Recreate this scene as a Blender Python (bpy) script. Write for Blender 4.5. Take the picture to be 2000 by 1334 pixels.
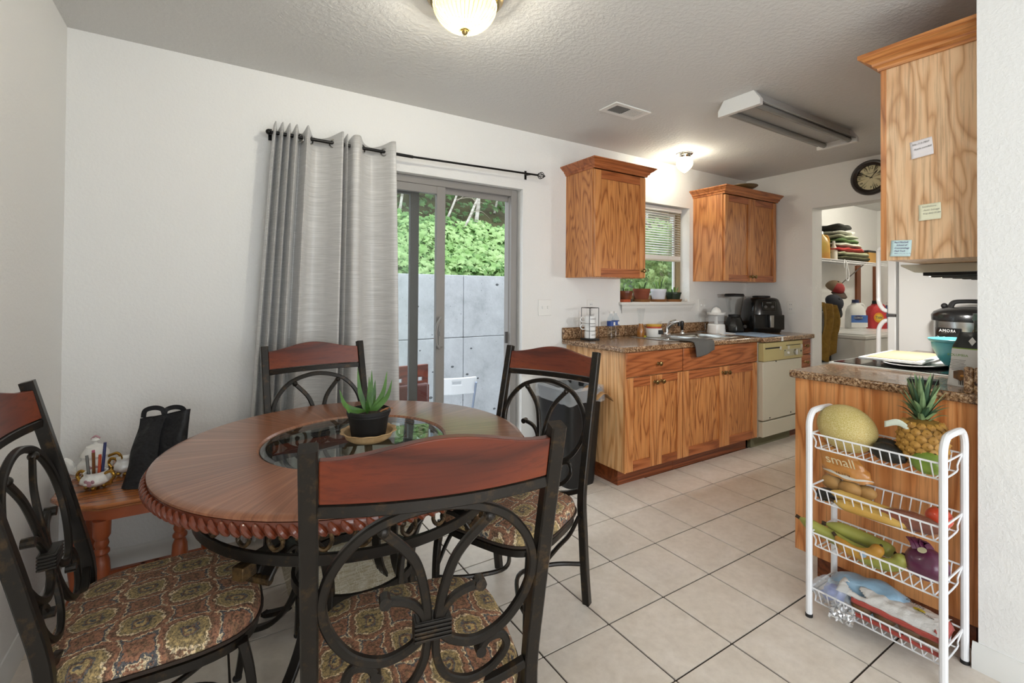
import bpy, bmesh, math, random
from mathutils import Vector, Matrix, noise
random.seed(7)
PI = math.pi
sc = bpy.context.scene
COL = sc.collection
for o in list(bpy.data.objects): bpy.data.objects.remove(o)

# ---------------------------------------------------------------- camera
cd = bpy.data.cameras.new('camera'); cam = bpy.data.objects.new('camera', cd); COL.objects.link(cam)
CAM_F = Vector((0.534790, 0.844922, 0.010297)); CAM_R = Vector((0.844903, -0.534869, 0.007434)); CAM_U = Vector((-0.011789, -0.004724, 0.999919))
mw = Matrix.Identity(4)
for i in range(3):
    mw[i][0] = CAM_R[i]; mw[i][1] = CAM_U[i]; mw[i][2] = -CAM_F[i]
mw[2][3] = 1.2575
cam.matrix_world = mw
cd.sensor_width = 36.0; cd.sensor_fit = 'HORIZONTAL'; cd.lens = 924.91 / 2000 * 36
cd.shift_x = (1000 - 998.06) / 2000; cd.shift_y = -(667 - 561.75) / 2000
cd.clip_start = 0.02; cd.clip_end = 200
sc.camera = cam

# ---------------------------------------------------------------- world, lights, exposure
w = bpy.data.worlds.new('overcast_sky'); sc.world = w; w.use_nodes = True
bg = w.node_tree.nodes['Background']; bg.inputs[0].default_value = (0.86, 0.93, 1.0, 1); bg.inputs[1].default_value = 2.4
def area(name, loc, d, up, sx, sy, watts, col=(1, 1, 1)):
    l = bpy.data.lights.new(name, 'AREA'); l.shape = 'RECTANGLE'; l.size = sx; l.size_y = sy; l.energy = watts; l.color = col
    o = bpy.data.objects.new(name, l); COL.objects.link(o)
    z = -Vector(d).normalized(); x = Vector(up).cross(z).normalized(); y = z.cross(x)
    m = Matrix((x, y, z)).transposed().to_4x4(); m.translation = loc; o.matrix_world = m
    return o
# added daylight from two unseen windows, placed behind the camera to light the room
area('added_daylight_left', (-0.62, -2.2, 1.35), (1, 0, 0), (0, 0, 1), 2.2, 1.65, 34, (0.9, 0.96, 1.0))
area('added_daylight_rear', (0.85, -3.56, 1.35), (0, 1, 0), (0, 0, 1), 2.2, 1.65, 21, (0.9, 0.96, 1.0))
sc.view_settings.view_transform = 'Standard'; sc.view_settings.look = 'None'
sc.view_settings.gamma = 1; sc.view_settings.use_curve_mapping = False
sc.view_settings.exposure = 0.42

# ---------------------------------------------------------------- helpers
def lin(c):
    if isinstance(c, str):
        c = c.lstrip('#'); c = [int(c[i:i + 2], 16) for i in (0, 2, 4)]
    r = []
    for v in c:
        v /= 255; r.append(v / 12.92 if v <= .04045 else ((v + .055) / 1.055) ** 2.4)
    return (r[0], r[1], r[2], 1)

class NT:
    def __init__(s, name):
        s.m = bpy.data.materials.new(name); s.m.use_nodes = True; s.t = s.m.node_tree; s.n = s.t.nodes
        s.b = s.n['Principled BSDF']; s.out = s.n['Material Output']
    def add(s, typ, **kw):
        n = s.n.new(typ)
        for k, v in kw.items():
            if hasattr(n, k): setattr(n, k, v)
            else: n.inputs[k.replace('_', ' ')].default_value = v
        return n
    def link(s, a, b): s.t.links.new(a, b)
    def coord(s, scale=(1, 1, 1), rot=(0, 0, 0), kind='Object', loc=(0, 0, 0)):
        tc = s.n.new('ShaderNodeTexCoord'); mp = s.n.new('ShaderNodeMapping')
        mp.inputs['Scale'].default_value = scale; mp.inputs['Rotation'].default_value = rot; mp.inputs['Location'].default_value = loc
        s.link(tc.outputs[kind], mp.inputs[0]); return mp.outputs[0]
    def noise(s, vec, scale, detail=4, rough=.55, dist=0):
        n = s.n.new('ShaderNodeTexNoise'); s.link(vec, n.inputs['Vector'])
        n.inputs['Scale'].default_value = scale; n.inputs['Detail'].default_value = detail
        n.inputs['Roughness'].default_value = rough; n.inputs['Distortion'].default_value = dist
        return n
    def ramp(s, fac, stops, mode='LINEAR'):
        r = s.n.new('ShaderNodeValToRGB'); r.color_ramp.interpolation = mode
        e = r.color_ramp.elements
        while len(e) > 1: e.remove(e[-1])
        e[0].position = stops[0][0]; e[0].color = stops[0][1]
        for p, c in stops[1:]:
            k = e.new(p); k.color = c
        s.link(fac, r.inputs[0]); return r.outputs[0]
    def mix(s, fac, a, b, mode='MIX'):
        m = s.n.new('ShaderNodeMix'); m.data_type = 'RGBA'; m.blend_type = mode
        for k, v in ((0, fac), (6, a), (7, b)):
            if hasattr(v, 'is_linked') or hasattr(v, 'links'): s.link(v, m.inputs[k])
            else: m.inputs[k].default_value = v
        return m.outputs[2]
    def bump(s, h, strength, dist=.01):
        b = s.n.new('ShaderNodeBump'); b.inputs['Strength'].default_value = strength; b.inputs['Distance'].default_value = dist
        s.link(h, b.inputs['Height']); s.link(b.outputs[0], s.b.inputs['Normal'])
    def set(s, **kw):
        for k, v in kw.items():
            s.b.inputs[k.replace('_', ' ')].default_value = v

MATS = {}
def mat(name, col, rough=.5, metal=0, col2=None, nscale=20, bump=None, coat=0, spec=.5, trans=0, ior=1.45, emis=None, estr=0, ndetail=4, nscl=(1, 1, 1), sheen=0, sss=0):
    if name in MATS: return MATS[name]
    t = NT(name); t.set(Base_Color=lin(col), Roughness=rough, Metallic=metal)
    t.b.inputs['Coat Weight'].default_value = coat; t.b.inputs['Specular IOR Level'].default_value = spec
    t.b.inputs['Transmission Weight'].default_value = trans; t.b.inputs['IOR'].default_value = ior
    t.b.inputs['Sheen Weight'].default_value = sheen
    if coat: t.b.inputs['Coat Roughness'].default_value = .12
    if emis: t.b.inputs['Emission Color'].default_value = lin(emis); t.b.inputs['Emission Strength'].default_value = estr
    v = None
    if col2:
        v = t.coord(nscl); n = t.noise(v, nscale, ndetail)
        t.link(t.ramp(n.outputs[0], [(.35, lin(col)), (.65, lin(col2))]), t.b.inputs['Base Color'])
    if bump:
        v = t.coord(nscl); n2 = t.noise(v, bump[0], 3); t.bump(n2.outputs[0], bump[1], bump[2] if len(bump) > 2 else .005)
    MATS[name] = t.m; return t.m

def wood(name, light, mid, dark, axis='z', scale=1.0, rough=.35, coat=.15, figure=1.0, st=None, dist=.3):
    """oak / cherry: stretched noise contours give cathedral grain, fine streaks give pores"""
    if name in MATS: return MATS[name]
    t = NT(name)
    st = st or {'z': (5, 5, .55), 'x': (.55, 5, 5), 'y': (5, .55, 5)}[axis]
    st = tuple(a * scale for a in st)
    v = t.coord(st)
    n = t.noise(v, 1.0, 2.5, .5, dist)
    mul = t.add('ShaderNodeMath', operation='MULTIPLY'); t.link(n.outputs[0], mul.inputs[0]); mul.inputs[1].default_value = 13 * figure
    fr = t.add('ShaderNodeMath', operation='PINGPONG'); t.link(mul.outputs[0], fr.inputs[0]); fr.inputs[1].default_value = .5
    f2 = t.add('ShaderNodeMath', operation='MULTIPLY'); t.link(fr.outputs[0], f2.inputs[0]); f2.inputs[1].default_value = 2
    fs = {'z': (70, 70, 2.2), 'x': (2.2, 70, 70), 'y': (70, 2.2, 70)}[axis]
    v2 = t.coord(fs); n2 = t.noise(v2, 1.6, 5, .65)
    base = t.ramp(f2.outputs[0], [(0, lin(dark)), (.3, lin(mid)), (.75, lin(light)), (1, lin(light))])
    streak = t.ramp(n2.outputs[0], [(.34, (.42, .36, .32, 1)), (.52, (1, 1, 1, 1))])
    t.link(t.mix(.55, base, streak, 'MULTIPLY'), t.b.inputs['Base Color'])
    t.set(Roughness=rough); t.b.inputs['Coat Weight'].default_value = coat; t.b.inputs['Coat Roughness'].default_value = .25
    t.bump(n2.outputs[0], .08, .002)
    MATS[name] = t.m; return t.m

def thin_glass(name, tint=(1, 1, 1), refl=.9, rough=0.0, ior=1.45):
    if name in MATS: return MATS[name]
    t = NT(name); t.n.remove(t.b)
    tr = t.add('ShaderNodeBsdfTransparent'); tr.inputs[0].default_value = (*tint, 1)
    gl = t.add('ShaderNodeBsdfGlossy'); gl.inputs['Roughness'].default_value = rough; gl.inputs[0].default_value = (refl, refl, refl, 1)
    fr = t.add('ShaderNodeFresnel'); fr.inputs[0].default_value = ior
    ge = t.add('ShaderNodeNewGeometry'); mu = t.add('ShaderNodeMath', operation='MULTIPLY_ADD'); t.link(ge.outputs['Backfacing'], mu.inputs[0]); mu.inputs[1].default_value = -1; mu.inputs[2].default_value = 1
    m3 = t.add('ShaderNodeMath', operation='MULTIPLY'); t.link(fr.outputs[0], m3.inputs[0]); t.link(mu.outputs[0], m3.inputs[1])
    mx = t.add('ShaderNodeMixShader'); t.link(m3.outputs[0], mx.inputs[0]); t.link(tr.outputs[0], mx.inputs[1]); t.link(gl.outputs[0], mx.inputs[2])
    t.link(mx.outputs[0], t.out.inputs[0]); MATS[name] = t.m; return t.m

def catmull(pts, k=6, closed=False):
    P = [Vector(p) for p in pts]; n = len(P); out = []
    for i in range(n if closed else n - 1):
        if closed: a, b, c, d = P[i - 1], P[i], P[(i + 1) % n], P[(i + 2) % n]
        else: a, b, c, d = P[max(i - 1, 0)], P[i], P[i + 1], P[min(i + 2, n - 1)]
        for j in range(k):
            t = j / k
            out.append(.5 * ((2 * b) + (c - a) * t + (2 * a - 5 * b + 4 * c - d) * t * t + (3 * b - a - 3 * c + d) * t ** 3))
    if not closed: out.append(P[-1].copy())
    return out

def circle(r, n=8): return [(r * math.cos(2 * PI * i / n), r * math.sin(2 * PI * i / n)) for i in range(n)]
def rect(w, h, c=0):
    w /= 2; h /= 2
    if not c: return [(w, h), (-w, h), (-w, -h), (w, -h)]
    return [(w, h - c), (w - c, h), (-w + c, h), (-w, h - c), (-w, -h + c), (-w + c, -h), (w - c, -h), (w, -h + c)]

class MB:
    def __init__(s): s.v = []; s.f = []
    def box(s, x0, x1, y0, y1, z0, z1):
        b = len(s.v)
        s.v += [(x0, y0, z0), (x1, y0, z0), (x1, y1, z0), (x0, y1, z0), (x0, y0, z1), (x1, y0, z1), (x1, y1, z1), (x0, y1, z1)]
        s.f += [tuple(b + i for i in q) for q in ((3, 2, 1, 0), (4, 5, 6, 7), (0, 1, 5, 4), (1, 2, 6, 5), (2, 3, 7, 6), (3, 0, 4, 7))]
        return s
    def poly(s, pts, z0, z1):
        """prism: 2D outline (ccw) extruded along z"""
        b = len(s.v); n = len(pts)
        s.v += [(p[0], p[1], z0) for p in pts] + [(p[0], p[1], z1) for p in pts]
        s.f.append(tuple(b + i for i in range(n - 1, -1, -1))); s.f.append(tuple(b + n + i for i in range(n)))
        for i in range(n): s.f.append((b + i, b + (i + 1) % n, b + n + (i + 1) % n, b + n + i))
        return s
    def prism(s, pts, fr, d):
        """2D outline placed by frame (origin,right,up), extruded by d along right x up"""
        o, r, u = Vector(fr[0]), Vector(fr[1]), Vector(fr[2]); nn = r.cross(u).normalized()
        b = len(s.v); n = len(pts)
        for k in (0, 1):
            for p in pts: s.v.append(tuple(o + r * p[0] + u * p[1] + nn * d * k))
        s.f.append(tuple(b + i for i in range(n - 1, -1, -1))); s.f.append(tuple(b + n + i for i in range(n)))
        for i in range(n): s.f.append((b + i, b + (i + 1) % n, b + n + (i + 1) % n, b + n + i))
        return s
    def sweep(s, pts, prof, ref=(0, 0, 1), closed=False, scale=None, cap=True):
        P = [Vector(p) for p in pts]; n = len(P); m = len(prof); b = len(s.v); ref = Vector(ref); last = None
        for i, p in enumerate(P):
            if closed: t = P[(i + 1) % n] - P[i - 1]
            else: t = P[min(i + 1, n - 1)] - P[max(i - 1, 0)]
            t = t.normalized() if t.length > 1e-9 else Vector((0, 0, 1))
            q = ref - t * ref.dot(t)
            if q.length < 1e-3: q = last if last else (Vector((1, 0, 0)) - t * t.x)
            q = q.normalized(); last = q; c = t.cross(q)
            k = scale(i / (n - 1)) if scale else 1
            for (a, d) in prof: s.v.append(tuple(p + c * a * k + q * d * k))
        for i in range(n if closed else n - 1):
            for j in range(m):
                a0 = b + i * m + j; a1 = b + i * m + (j + 1) % m; c0 = b + ((i + 1) % n) * m + j; c1 = b + ((i + 1) % n) * m + (j + 1) % m
                s.f.append((a0, a1, c1, c0))
        if not closed and cap:
            s.f.append(tuple(b + j for j in range(m - 1, -1, -1))); s.f.append(tuple(b + (n - 1) * m + j for j in range(m)))
        return s
    def tube(s, pts, r, n=8, closed=False, ref=(0.13, 0.21, 0.97), scale=None): return s.sweep(pts, circle(r, n), ref, closed, scale)
    def lathe(s, prof, n=24, c=(0, 0, 0), sx=1, sy=1, a0=0, a1=2 * PI):
        """prof: list of (r,z)"""
        b = len(s.v); m = len(prof); full = abs(a1 - a0 - 2 * PI) < 1e-6; nn = n if full else n + 1
        for i in range(nn):
            a = a0 + (a1 - a0) * i / n
            for r, z in prof: s.v.append((c[0] + sx * r * math.cos(a), c[1] + sy * r * math.sin(a), c[2] + z))
        for i in range(n):
            for j in range(m - 1):
                i1 = (i + 1) % nn
                if prof[j][0] < 1e-7 and prof[j + 1][0] < 1e-7: continue
                q = [b + i * m + j, b + i1 * m + j, b + i1 * m + j + 1, b + i * m + j + 1]
                if prof[j][0] < 1e-7: q = [q[0], q[2], q[3]]
                elif prof[j + 1][0] < 1e-7: q = [q[0], q[1], q[2]]
                s.f.append(tuple(q))
        return s
    def ball(s, c, r, n=12, m=8, sx=1, sy=1, sz=1):
        return s.lathe([(r * math.sin(PI * j / m) if 0 < j < m else 0, -r * sz * math.cos(PI * j / m)) for j in range(m + 1)], n, c, sx, sy)
    def grid(s, fn, nu, nv, wrapu=False):
        b = len(s.v)
        for i in range(nu + (0 if wrapu else 1)):
            for j in range(nv + 1): s.v.append(tuple(fn(i / nu, j / nv)))
        N = nu if wrapu else nu + 1
        for i in range(nu):
            for j in range(nv):
                i1 = (i + 1) % N
                s.f.append((b + i * (nv + 1) + j, b + i1 * (nv + 1) + j, b + i1 * (nv + 1) + j + 1, b + i * (nv + 1) + j + 1))
        return s
    def xf(s, M, start=0):
        for i in range(start, len(s.v)): s.v[i] = tuple(M @ Vector(s.v[i]))
        return s
    def jitter(s, amp, freq, seed=0):
        o = Vector((seed * 13.1, seed * 7.7, seed * 3.3))
        s.v = [tuple(Vector(p) + noise.noise_vector(Vector(p) * freq + o) * amp) for p in s.v]
        return s
    def mesh(s, name, m, smooth=True, ang=35):
        me = bpy.data.meshes.new(name); me.from_pydata(s.v, [], s.f); me.update()
        bm = bmesh.new(); bm.from_mesh(me); bmesh.ops.recalc_face_normals(bm, faces=bm.faces); bm.to_mesh(me); bm.free()
        if m: me.materials.append(m)
        if smooth:
            me.polygons.foreach_set('use_smooth', [True] * len(me.polygons)); me.set_sharp_from_angle(angle=math.radians(ang))
        return me
    def build(s, name, m, parent=None, loc=None, rot=None, bevel=0, smooth=True, ang=35, solid=0, sub=0, label=None):
        return link(name, s.mesh(name, m, smooth, ang), parent, loc, rot, bevel, solid, sub, label)

def link(name, me, parent=None, loc=None, rot=None, bevel=0, solid=0, sub=0, label=None):
    o = bpy.data.objects.new(name, me); COL.objects.link(o)
    if parent: o.parent = parent
    if loc is not None: o.location = loc
    if rot is not None: o.rotation_euler = rot
    if solid:
        k = o.modifiers.new('solid', 'SOLIDIFY'); k.thickness = solid; k.offset = 0
    if sub:
        k = o.modifiers.new('sub', 'SUBSURF'); k.levels = sub; k.render_levels = sub
    if bevel:
        k = o.modifiers.new('bevel', 'BEVEL'); k.width = bevel; k.segments = 2; k.limit_method = 'ANGLE'; k.angle_limit = math.radians(40); k.harden_normals = False
    if label: o['label'] = label
    return o

def tag(o, label, cat, group=None):
    o['label'] = label; o['category'] = cat
    if group: o['group'] = group
    return o
def thing(name, label, cat, loc=(0, 0, 0), rotz=0, group=None):
    o = bpy.data.objects.new(name, None); COL.objects.link(o); o.location = loc; o.rotation_euler = (0, 0, rotz)
    o.empty_display_size = .05
    return tag(o, label, cat, group)
def struct(o): o['kind'] = 'structure'; return o
def dup(root, loc, rotz, label=None, group=None):
    r = root.copy(); COL.objects.link(r); r.location = loc; r.rotation_euler = (0, 0, rotz)
    if label: r['label'] = label
    if group: r['group'] = group
    for ch in list(root.children):
        c = ch.copy(); COL.objects.link(c); c.parent = r
        for g in ch.children:
            d = g.copy(); COL.objects.link(d); d.parent = c
    return r

def slab_holes(mb, axis, a0, a1, us, vs, holes):
    """wall slab with rectangular holes: axis 'x'/'y'/'z' is the thickness axis; us,vs full ranges; holes [(u0,u1,v0,v1)]"""
    U = sorted({us[0], us[1], *[h for q in holes for h in q[:2]]}); V = sorted({vs[0], vs[1], *[h for q in holes for h in q[2:]]})
    for i in range(len(U) - 1):
        for j in range(len(V) - 1):
            u, v = (U[i] + U[i + 1]) / 2, (V[j] + V[j + 1]) / 2
            if any(h[0] < u < h[1] and h[2] < v < h[3] for h in holes): continue
            if axis == 'y': mb.box(U[i], U[i + 1], a0, a1, V[j], V[j + 1])
            elif axis == 'x': mb.box(a0, a1, U[i], U[i + 1], V[j], V[j + 1])
            else: mb.box(U[i], U[i + 1], V[j], V[j + 1], a0, a1)
    # weld so that shared inner faces vanish
    bm = bmesh.new(); vs_ = [bm.verts.new(p) for p in mb.v]
    for f in mb.f: bm.faces.new([vs_[i] for i in f])
    bmesh.ops.remove_doubles(bm, verts=bm.verts, dist=1e-5)
    seen = {}
    for f in bm.faces: seen.setdefault(tuple(sorted(v.index for v in f.verts)), []).append(f)
    bm.verts.index_update(); seen = {}
    for f in bm.faces: seen.setdefault(frozenset(v.index for v in f.verts), []).append(f)
    bmesh.ops.delete(bm, geom=[f for q in seen.values() if len(q) > 1 for f in q], context='FACES')
    bm.verts.index_update(); mb.v = [tuple(v.co) for v in bm.verts]; mb.f = [tuple(v.index for v in f.verts) for f in bm.faces]; bm.free()
    return mb

def text(s, size, m, parent, fr, name='lettering', extrude=.0004, bend=0, align='CENTER', shear=0, sx=1.0, spacing=1.0):
    """flat print: frame (origin, right, up); bend = radius of a cylinder whose axis is 'up'"""
    cu = bpy.data.curves.new('t', 'FONT'); cu.body = s; cu.size = size; cu.align_x = align; cu.align_y = 'CENTER'; cu.shear = shear; cu.extrude = 0 if bend else extrude; cu.resolution_u = 3; cu.space_character = spacing
    to = bpy.data.objects.new('t', cu); COL.objects.link(to)
    dg = bpy.context.evaluated_depsgraph_get(); me = bpy.data.meshes.new_from_object(to.evaluated_get(dg)); bpy.data.objects.remove(to)
    o_, r_, u_ = Vector(fr[0]), Vector(fr[1]).normalized(), Vector(fr[2]).normalized(); n_ = r_.cross(u_)
    for v in me.vertices:
        x, y, z = v.co; x *= sx
        if bend:
            a = x / bend; v.co = o_ + r_ * math.sin(a) * bend + u_ * y + n_ * (math.cos(a) - 1) * bend
        else: v.co = o_ + r_ * x + u_ * y + n_ * z
    me.name = name; me.materials.clear(); me.materials.append(m); me.update()
    return link(name, me, parent)
# ---------------------------------------------------------------- materials
D = 2.762; XL = -0.5414; XR = 4.55; ZC = 2.3946; YR = 0.512; XP = 2.2
def paint(name, col, bs, st, dist):
    t = NT(name); t.set(Base_Color=lin(col), Roughness=.75); v = t.coord()
    n = t.noise(v, bs, 3, .6); r = t.ramp(n.outputs[0], [(.42, (0, 0, 0, 1)), (.62, (1, 1, 1, 1))]); t.bump(r, st, dist); MATS[name] = t.m; return t.m
PAINT = paint('wall_paint', '#e9e8e5', 75, .2, .004)
CEIL = paint('ceiling_texture_paint', '#d6d5d2', 48, .22, .006)
TRIM = mat('white_trim_paint', '#e4e3df', .45)
def tile_mat():
    t = NT('floor_tile_ceramic'); oi = t.add('ShaderNodeObjectInfo')
    v = t.coord(); ad = t.add('ShaderNodeVectorMath', operation='ADD'); t.link(v, ad.inputs[0]); t.link(oi.outputs['Location'], ad.inputs[1])
    n = t.noise(ad.outputs[0], 7, 6, .68, .6); n2 = t.noise(ad.outputs[0], 34, 4, .6)
    c = t.ramp(n.outputs[0], [(.3, lin('#d9cdbf')), (.5, lin('#e2d7ca')), (.72, lin('#ebe1d6'))])
    c2 = t.ramp(n2.outputs[0], [(.3, (.86, .85, .84, 1)), (.6, (1, 1, 1, 1))])
    t.link(t.mix(.6, c, c2, 'MULTIPLY'), t.b.inputs['Base Color']); t.set(Roughness=.42); t.bump(n2.outputs[0], .12, .002); return t.m
TILE = tile_mat()
GROUT = mat('dark_grout', '#352b24', .9)
OAKV = wood('oak_vertical', '#d29056', '#c37f48', '#a56432')
OAKH = wood('oak_horizontal', '#c07a44', '#af6935', '#925128', 'x')
OAKY = wood('oak_depthwise', '#c17f47', '#b06f3b', '#95562a', 'y')
OAKP = wood('oak_panel_cathedral', '#cf8c50', '#bc7942', '#95552a', 'z', 1.5, figure=1.5)
OAKL = wood('oak_pale_plywood', '#e9c399', '#e0b488', '#c8986b', 'z', 1, figure=.75, st=(6, 6, 1.5), dist=.55)
OAKE = wood('oak_end_panel', '#f0bf88', '#e6af76', '#cd915a', 'z', 1.1)
OAKI = wood('oak_island_panel', '#e4a065', '#d88e52', '#b9703a', 'z', 1.0, figure=.8)
OAKR = wood('oak_reddish', '#b2683a', '#a25a2d', '#864622', 'x')
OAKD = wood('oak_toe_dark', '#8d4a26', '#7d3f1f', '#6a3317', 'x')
CHERRY = wood('cherry_wood', '#75300f', '#662712', '#461709', 'x', .8, .34, .1, .45)
CHERRYR = mat('cherry_carved', '#74361f', .25, coat=.5, col2='#5f2917', nscale=9)
def bronze(name, a, b, k):
    t = NT(name); v = t.coord((1, 1, 1)); n = t.noise(v, 26, 6, .7)
    t.link(t.ramp(n.outputs[0], [(k, lin(a)), (k + .16, lin(b))]), t.b.inputs['Base Color']); t.set(Roughness=.33, Metallic=.55); t.bump(n.outputs[0], .1, .002); MATS[name] = t.m; return t.m
BRONZE = bronze('dark_rubbed_bronze', '#26221e', '#4f3d28', .55)
BRONZEG = bronze('gilded_bronze', '#3a2e20', '#6b5333', .45)
def fabric():
    t = NT('medallion_upholstery'); v = t.coord((9.5, 7.2, 9.5), (0, 0, PI / 4)); nz = t.noise(t.coord(), 34, 4, .7)
    vm = t.add('ShaderNodeVectorMath', operation='SCALE'); t.link(nz.outputs[1], vm.inputs[0]); vm.inputs['Scale'].default_value = .34
    va = t.add('ShaderNodeVectorMath', operation='ADD'); t.link(v, va.inputs[0]); t.link(vm.outputs[0], va.inputs[1])
    # flatten z so that the pattern is a 2D print
    mz = t.add('ShaderNodeVectorMath', operation='MULTIPLY'); t.link(va.outputs[0], mz.inputs[0]); mz.inputs[1].default_value = (1, 1, 0)
    vo = t.add('ShaderNodeTexVoronoi'); vo.distance = 'MINKOWSKI'; vo.voronoi_dimensions = '2D'; vo.inputs['Randomness'].default_value = 0; vo.inputs['Exponent'].default_value = 1.5; vo.inputs['Scale'].default_value = 1.0
    t.link(mz.outputs[0], vo.inputs['Vector'])
    rust = lin('#8f6650'); navy = lin('#565659'); cream = lin('#cbb99a'); olive = lin('#8b7a58'); br = lin('#765a46'); gold = lin('#a28c62')
    c = t.ramp(vo.outputs['Distance'], [(0, navy), (.05, gold), (.10, br), (.14, navy), (.17, olive), (.25, gold), (.29, olive), (.33, cream), (.36, br), (.41, rust), (.50, cream), (.525, navy), (.56, rust), (.66, br), (.72, rust)], 'CONSTANT')
    sp = t.noise(t.coord(), 150, 2, .8); sr = t.ramp(sp.outputs[0], [(.36, (.35, .32, .30, 1)), (.5, (1, 1, 1, 1)), (.62, (1.6, 1.5, 1.3, 1))])
    t.link(t.mix(.85, c, sr, 'MULTIPLY'), t.b.inputs['Base Color']); t.set(Roughness=.85); t.bump(sp.outputs[0], .35, .003); MATS['fab'] = t.m; return t.m
FABRIC = fabric()
def granite():
    t = NT('speckled_laminate'); v = t.coord(); n = t.noise(v, 95, 4, .75, .4); n2 = t.noise(v, 16, 3)
    c = t.ramp(n.outputs[0], [(.28, lin('#241812')), (.38, lin('#4b3524')), (.46, lin('#7d5c40')), (.53, lin('#a98460')), (.60, lin('#c9ab88')), (.68, lin('#dcc7ab'))])
    k = t.ramp(n2.outputs[0], [(.3, (.62, .55, .48, 1)), (.65, (1, 1, 1, 1))])
    t.link(t.mix(.9, c, k, 'MULTIPLY'), t.b.inputs['Base Color']); t.set(Roughness=.22); t.b.inputs['Coat Weight'].default_value = .3; MATS['gran'] = t.m; return t.m
GRANITE = granite()
STEEL = mat('brushed_steel', '#b9b9b6', .25, 1.0)
CHROME = mat('chrome', '#d4d4d4', .08, 1.0)
BRASS = mat('antique_brass', '#8a744c', .3, 1.0)
BRASSL = mat('polished_brass', '#a8905c', .22, 1.0)
BLACK = mat('black_plastic', '#161616', .25, coat=.2)
BLACKM = mat('black_matt', '#1c1b1b', .6)
BLKMET = mat('black_metal_rod', '#1a1918', .35, .6)
WHITE = mat('white_plastic', '#e8e7e3', .35)
WHITEG = mat('white_gloss', '#ececea', .2, coat=.3)
WIRE = mat('white_coated_wire', '#eeeef0', .3)
CREAM = mat('almond_enamel', '#d0cbb8', .35)
CREAMY = mat('yellowed_almond', '#bfb27c', .4)
APPL = mat('white_enamel', '#dddcd8', .3, bump=(220, .05, .002))
GREYV = mat('grey_taupe_aluminium', '#8f8b87', .45)
GREYD = mat('dark_taupe_gasket', '#4b4846', .6)
GLASS = thin_glass('window_glass', (.97, .985, .98))
GLASST = thin_glass('table_glass', (.80, .86, .84), 1.0, 0, 1.5)
GLASSC = thin_glass('clear_glass', (.93, .94, .94), 1.0, .02, 1.5)
PLASTC = thin_glass('clear_plastic', (.90, .93, .95), 1.0, .06, 1.45)
def film_mat():
    t = NT('milky_liner_film'); tr = t.add('ShaderNodeBsdfTransparent'); t.set(Base_Color=lin('#dfe2e4'), Roughness=.18); t.b.inputs['Coat Weight'].default_value = .6
    n = t.noise(t.coord(), 30, 3); t.bump(n.outputs[0], .5, .01)
    mx = t.add('ShaderNodeMixShader'); mx.inputs[0].default_value = .32; t.link(tr.outputs[0], mx.inputs[1]); t.link(t.b.outputs[0], mx.inputs[2]); t.link(mx.outputs[0], t.out.inputs[0]); return t.m
FILM = film_mat()
SOIL = mat('potting_soil', '#2a211b', .95, col2='#43352a', nscale=60, bump=(80, .8, .01))

# ---------------------------------------------------------------- room shell
WT = .15
mb = slab_holes(MB(), 'y', D, D + WT, (XL - WT, 8.2), (-.4, 2.6), [(.31, 1.842, 0, 1.983), (2.792, 3.66, 1.165, 2.032)])
struct(mb.build('wall_back', PAINT, smooth=False))
mb = slab_holes(MB(), 'x', XL - WT, XL, (-3.65, D), (-.1, 2.6), [(-3.3, -1.1, .52, 2.17)])
struct(mb.build('wall_left', PAINT, smooth=False))
mb = slab_holes(MB(), 'x', XR, XR + .1725, (YR - WT, D), (-.1, 2.6), [(1.2, 2.1415, 0, 2.034)])
struct(mb.build('wall_far', PAINT, smooth=False))
struct(MB().box(XP, XP + WT, -3.65, YR - WT, -.1, 2.6).box(XP, XR + .1725, YR - WT, YR, -.1, 2.6).build('wall_right', PAINT, smooth=False))
mb = slab_holes(MB(), 'y', -3.65, -3.5, (XL, XP), (-.1, 2.6), [(-.25, 1.95, .52, 2.17)])
struct(mb.build('wall_rear', PAINT, smooth=False))
struct(MB().box(7.6, 7.75, 1.0, D, -.1, 2.6).build('wall_laundry_end', PAINT, smooth=False))
struct(MB().box(XR + .1725, 7.6, .85, 1.0, -.1, 2.6).build('wall_laundry_side', PAINT, smooth=False))
struct(MB().box(XL - WT, XP + WT, -3.65, YR - WT, ZC, ZC + .12).box(XL - WT, 7.75, YR - WT, D + WT, ZC, ZC + .12).build('ceiling', CEIL, smooth=False))
# floor: grout bed, then every tile a piece of its own
floor = struct(MB().box(XL, XP, -3.5, YR, -.1, -.004).box(XL, XR, YR, D, -.1, -.004).box(XR, 7.6, 1.0, D, -.1, -.004).build('floor', GROUT, smooth=False))
TS = .3067; GX = 1.9053; GY = 2.248; GAP = .0036
full = MB().box(GAP, TS - GAP, GAP, TS - GAP, -.006, 0).mesh('tile', TILE)
def put_tile(x0, y0, bx):
    xa, xb, ya, yb = max(x0, bx[0]), min(x0 + TS, bx[1]), max(y0, bx[2]), min(y0 + TS, bx[3])
    if xb - xa < .012 or yb - ya < .012: return
    if xb - xa > TS - .001 and yb - ya > TS - .001: o = link('tile', full, floor, (x0, y0, 0))
    else:
        o = MB().box(xa - x0 + GAP, xb - x0 - GAP, ya - y0 + GAP, yb - y0 - GAP, -.006, 0).build('tile', TILE, floor, (x0, y0, 0))
    o.location.z = random.uniform(-.0004, .0004)
for i in range(-9, 9):
    for j in range(-3, 12):
        x0, y0 = GX + i * TS, GY - j * TS
        cx, cy = x0 + TS / 2, y0 + TS / 2
        if cx > 2.6 and cy > 2.35: continue
        if y0 + TS < -.6: continue
        if cy < YR - .1: put_tile(x0, y0, (XL, XP, -3.5, 9))
        elif cx > 2.5 and cy < 1.0: continue
        else: put_tile(x0, y0, (XL, XR, -3.5, D))
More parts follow.
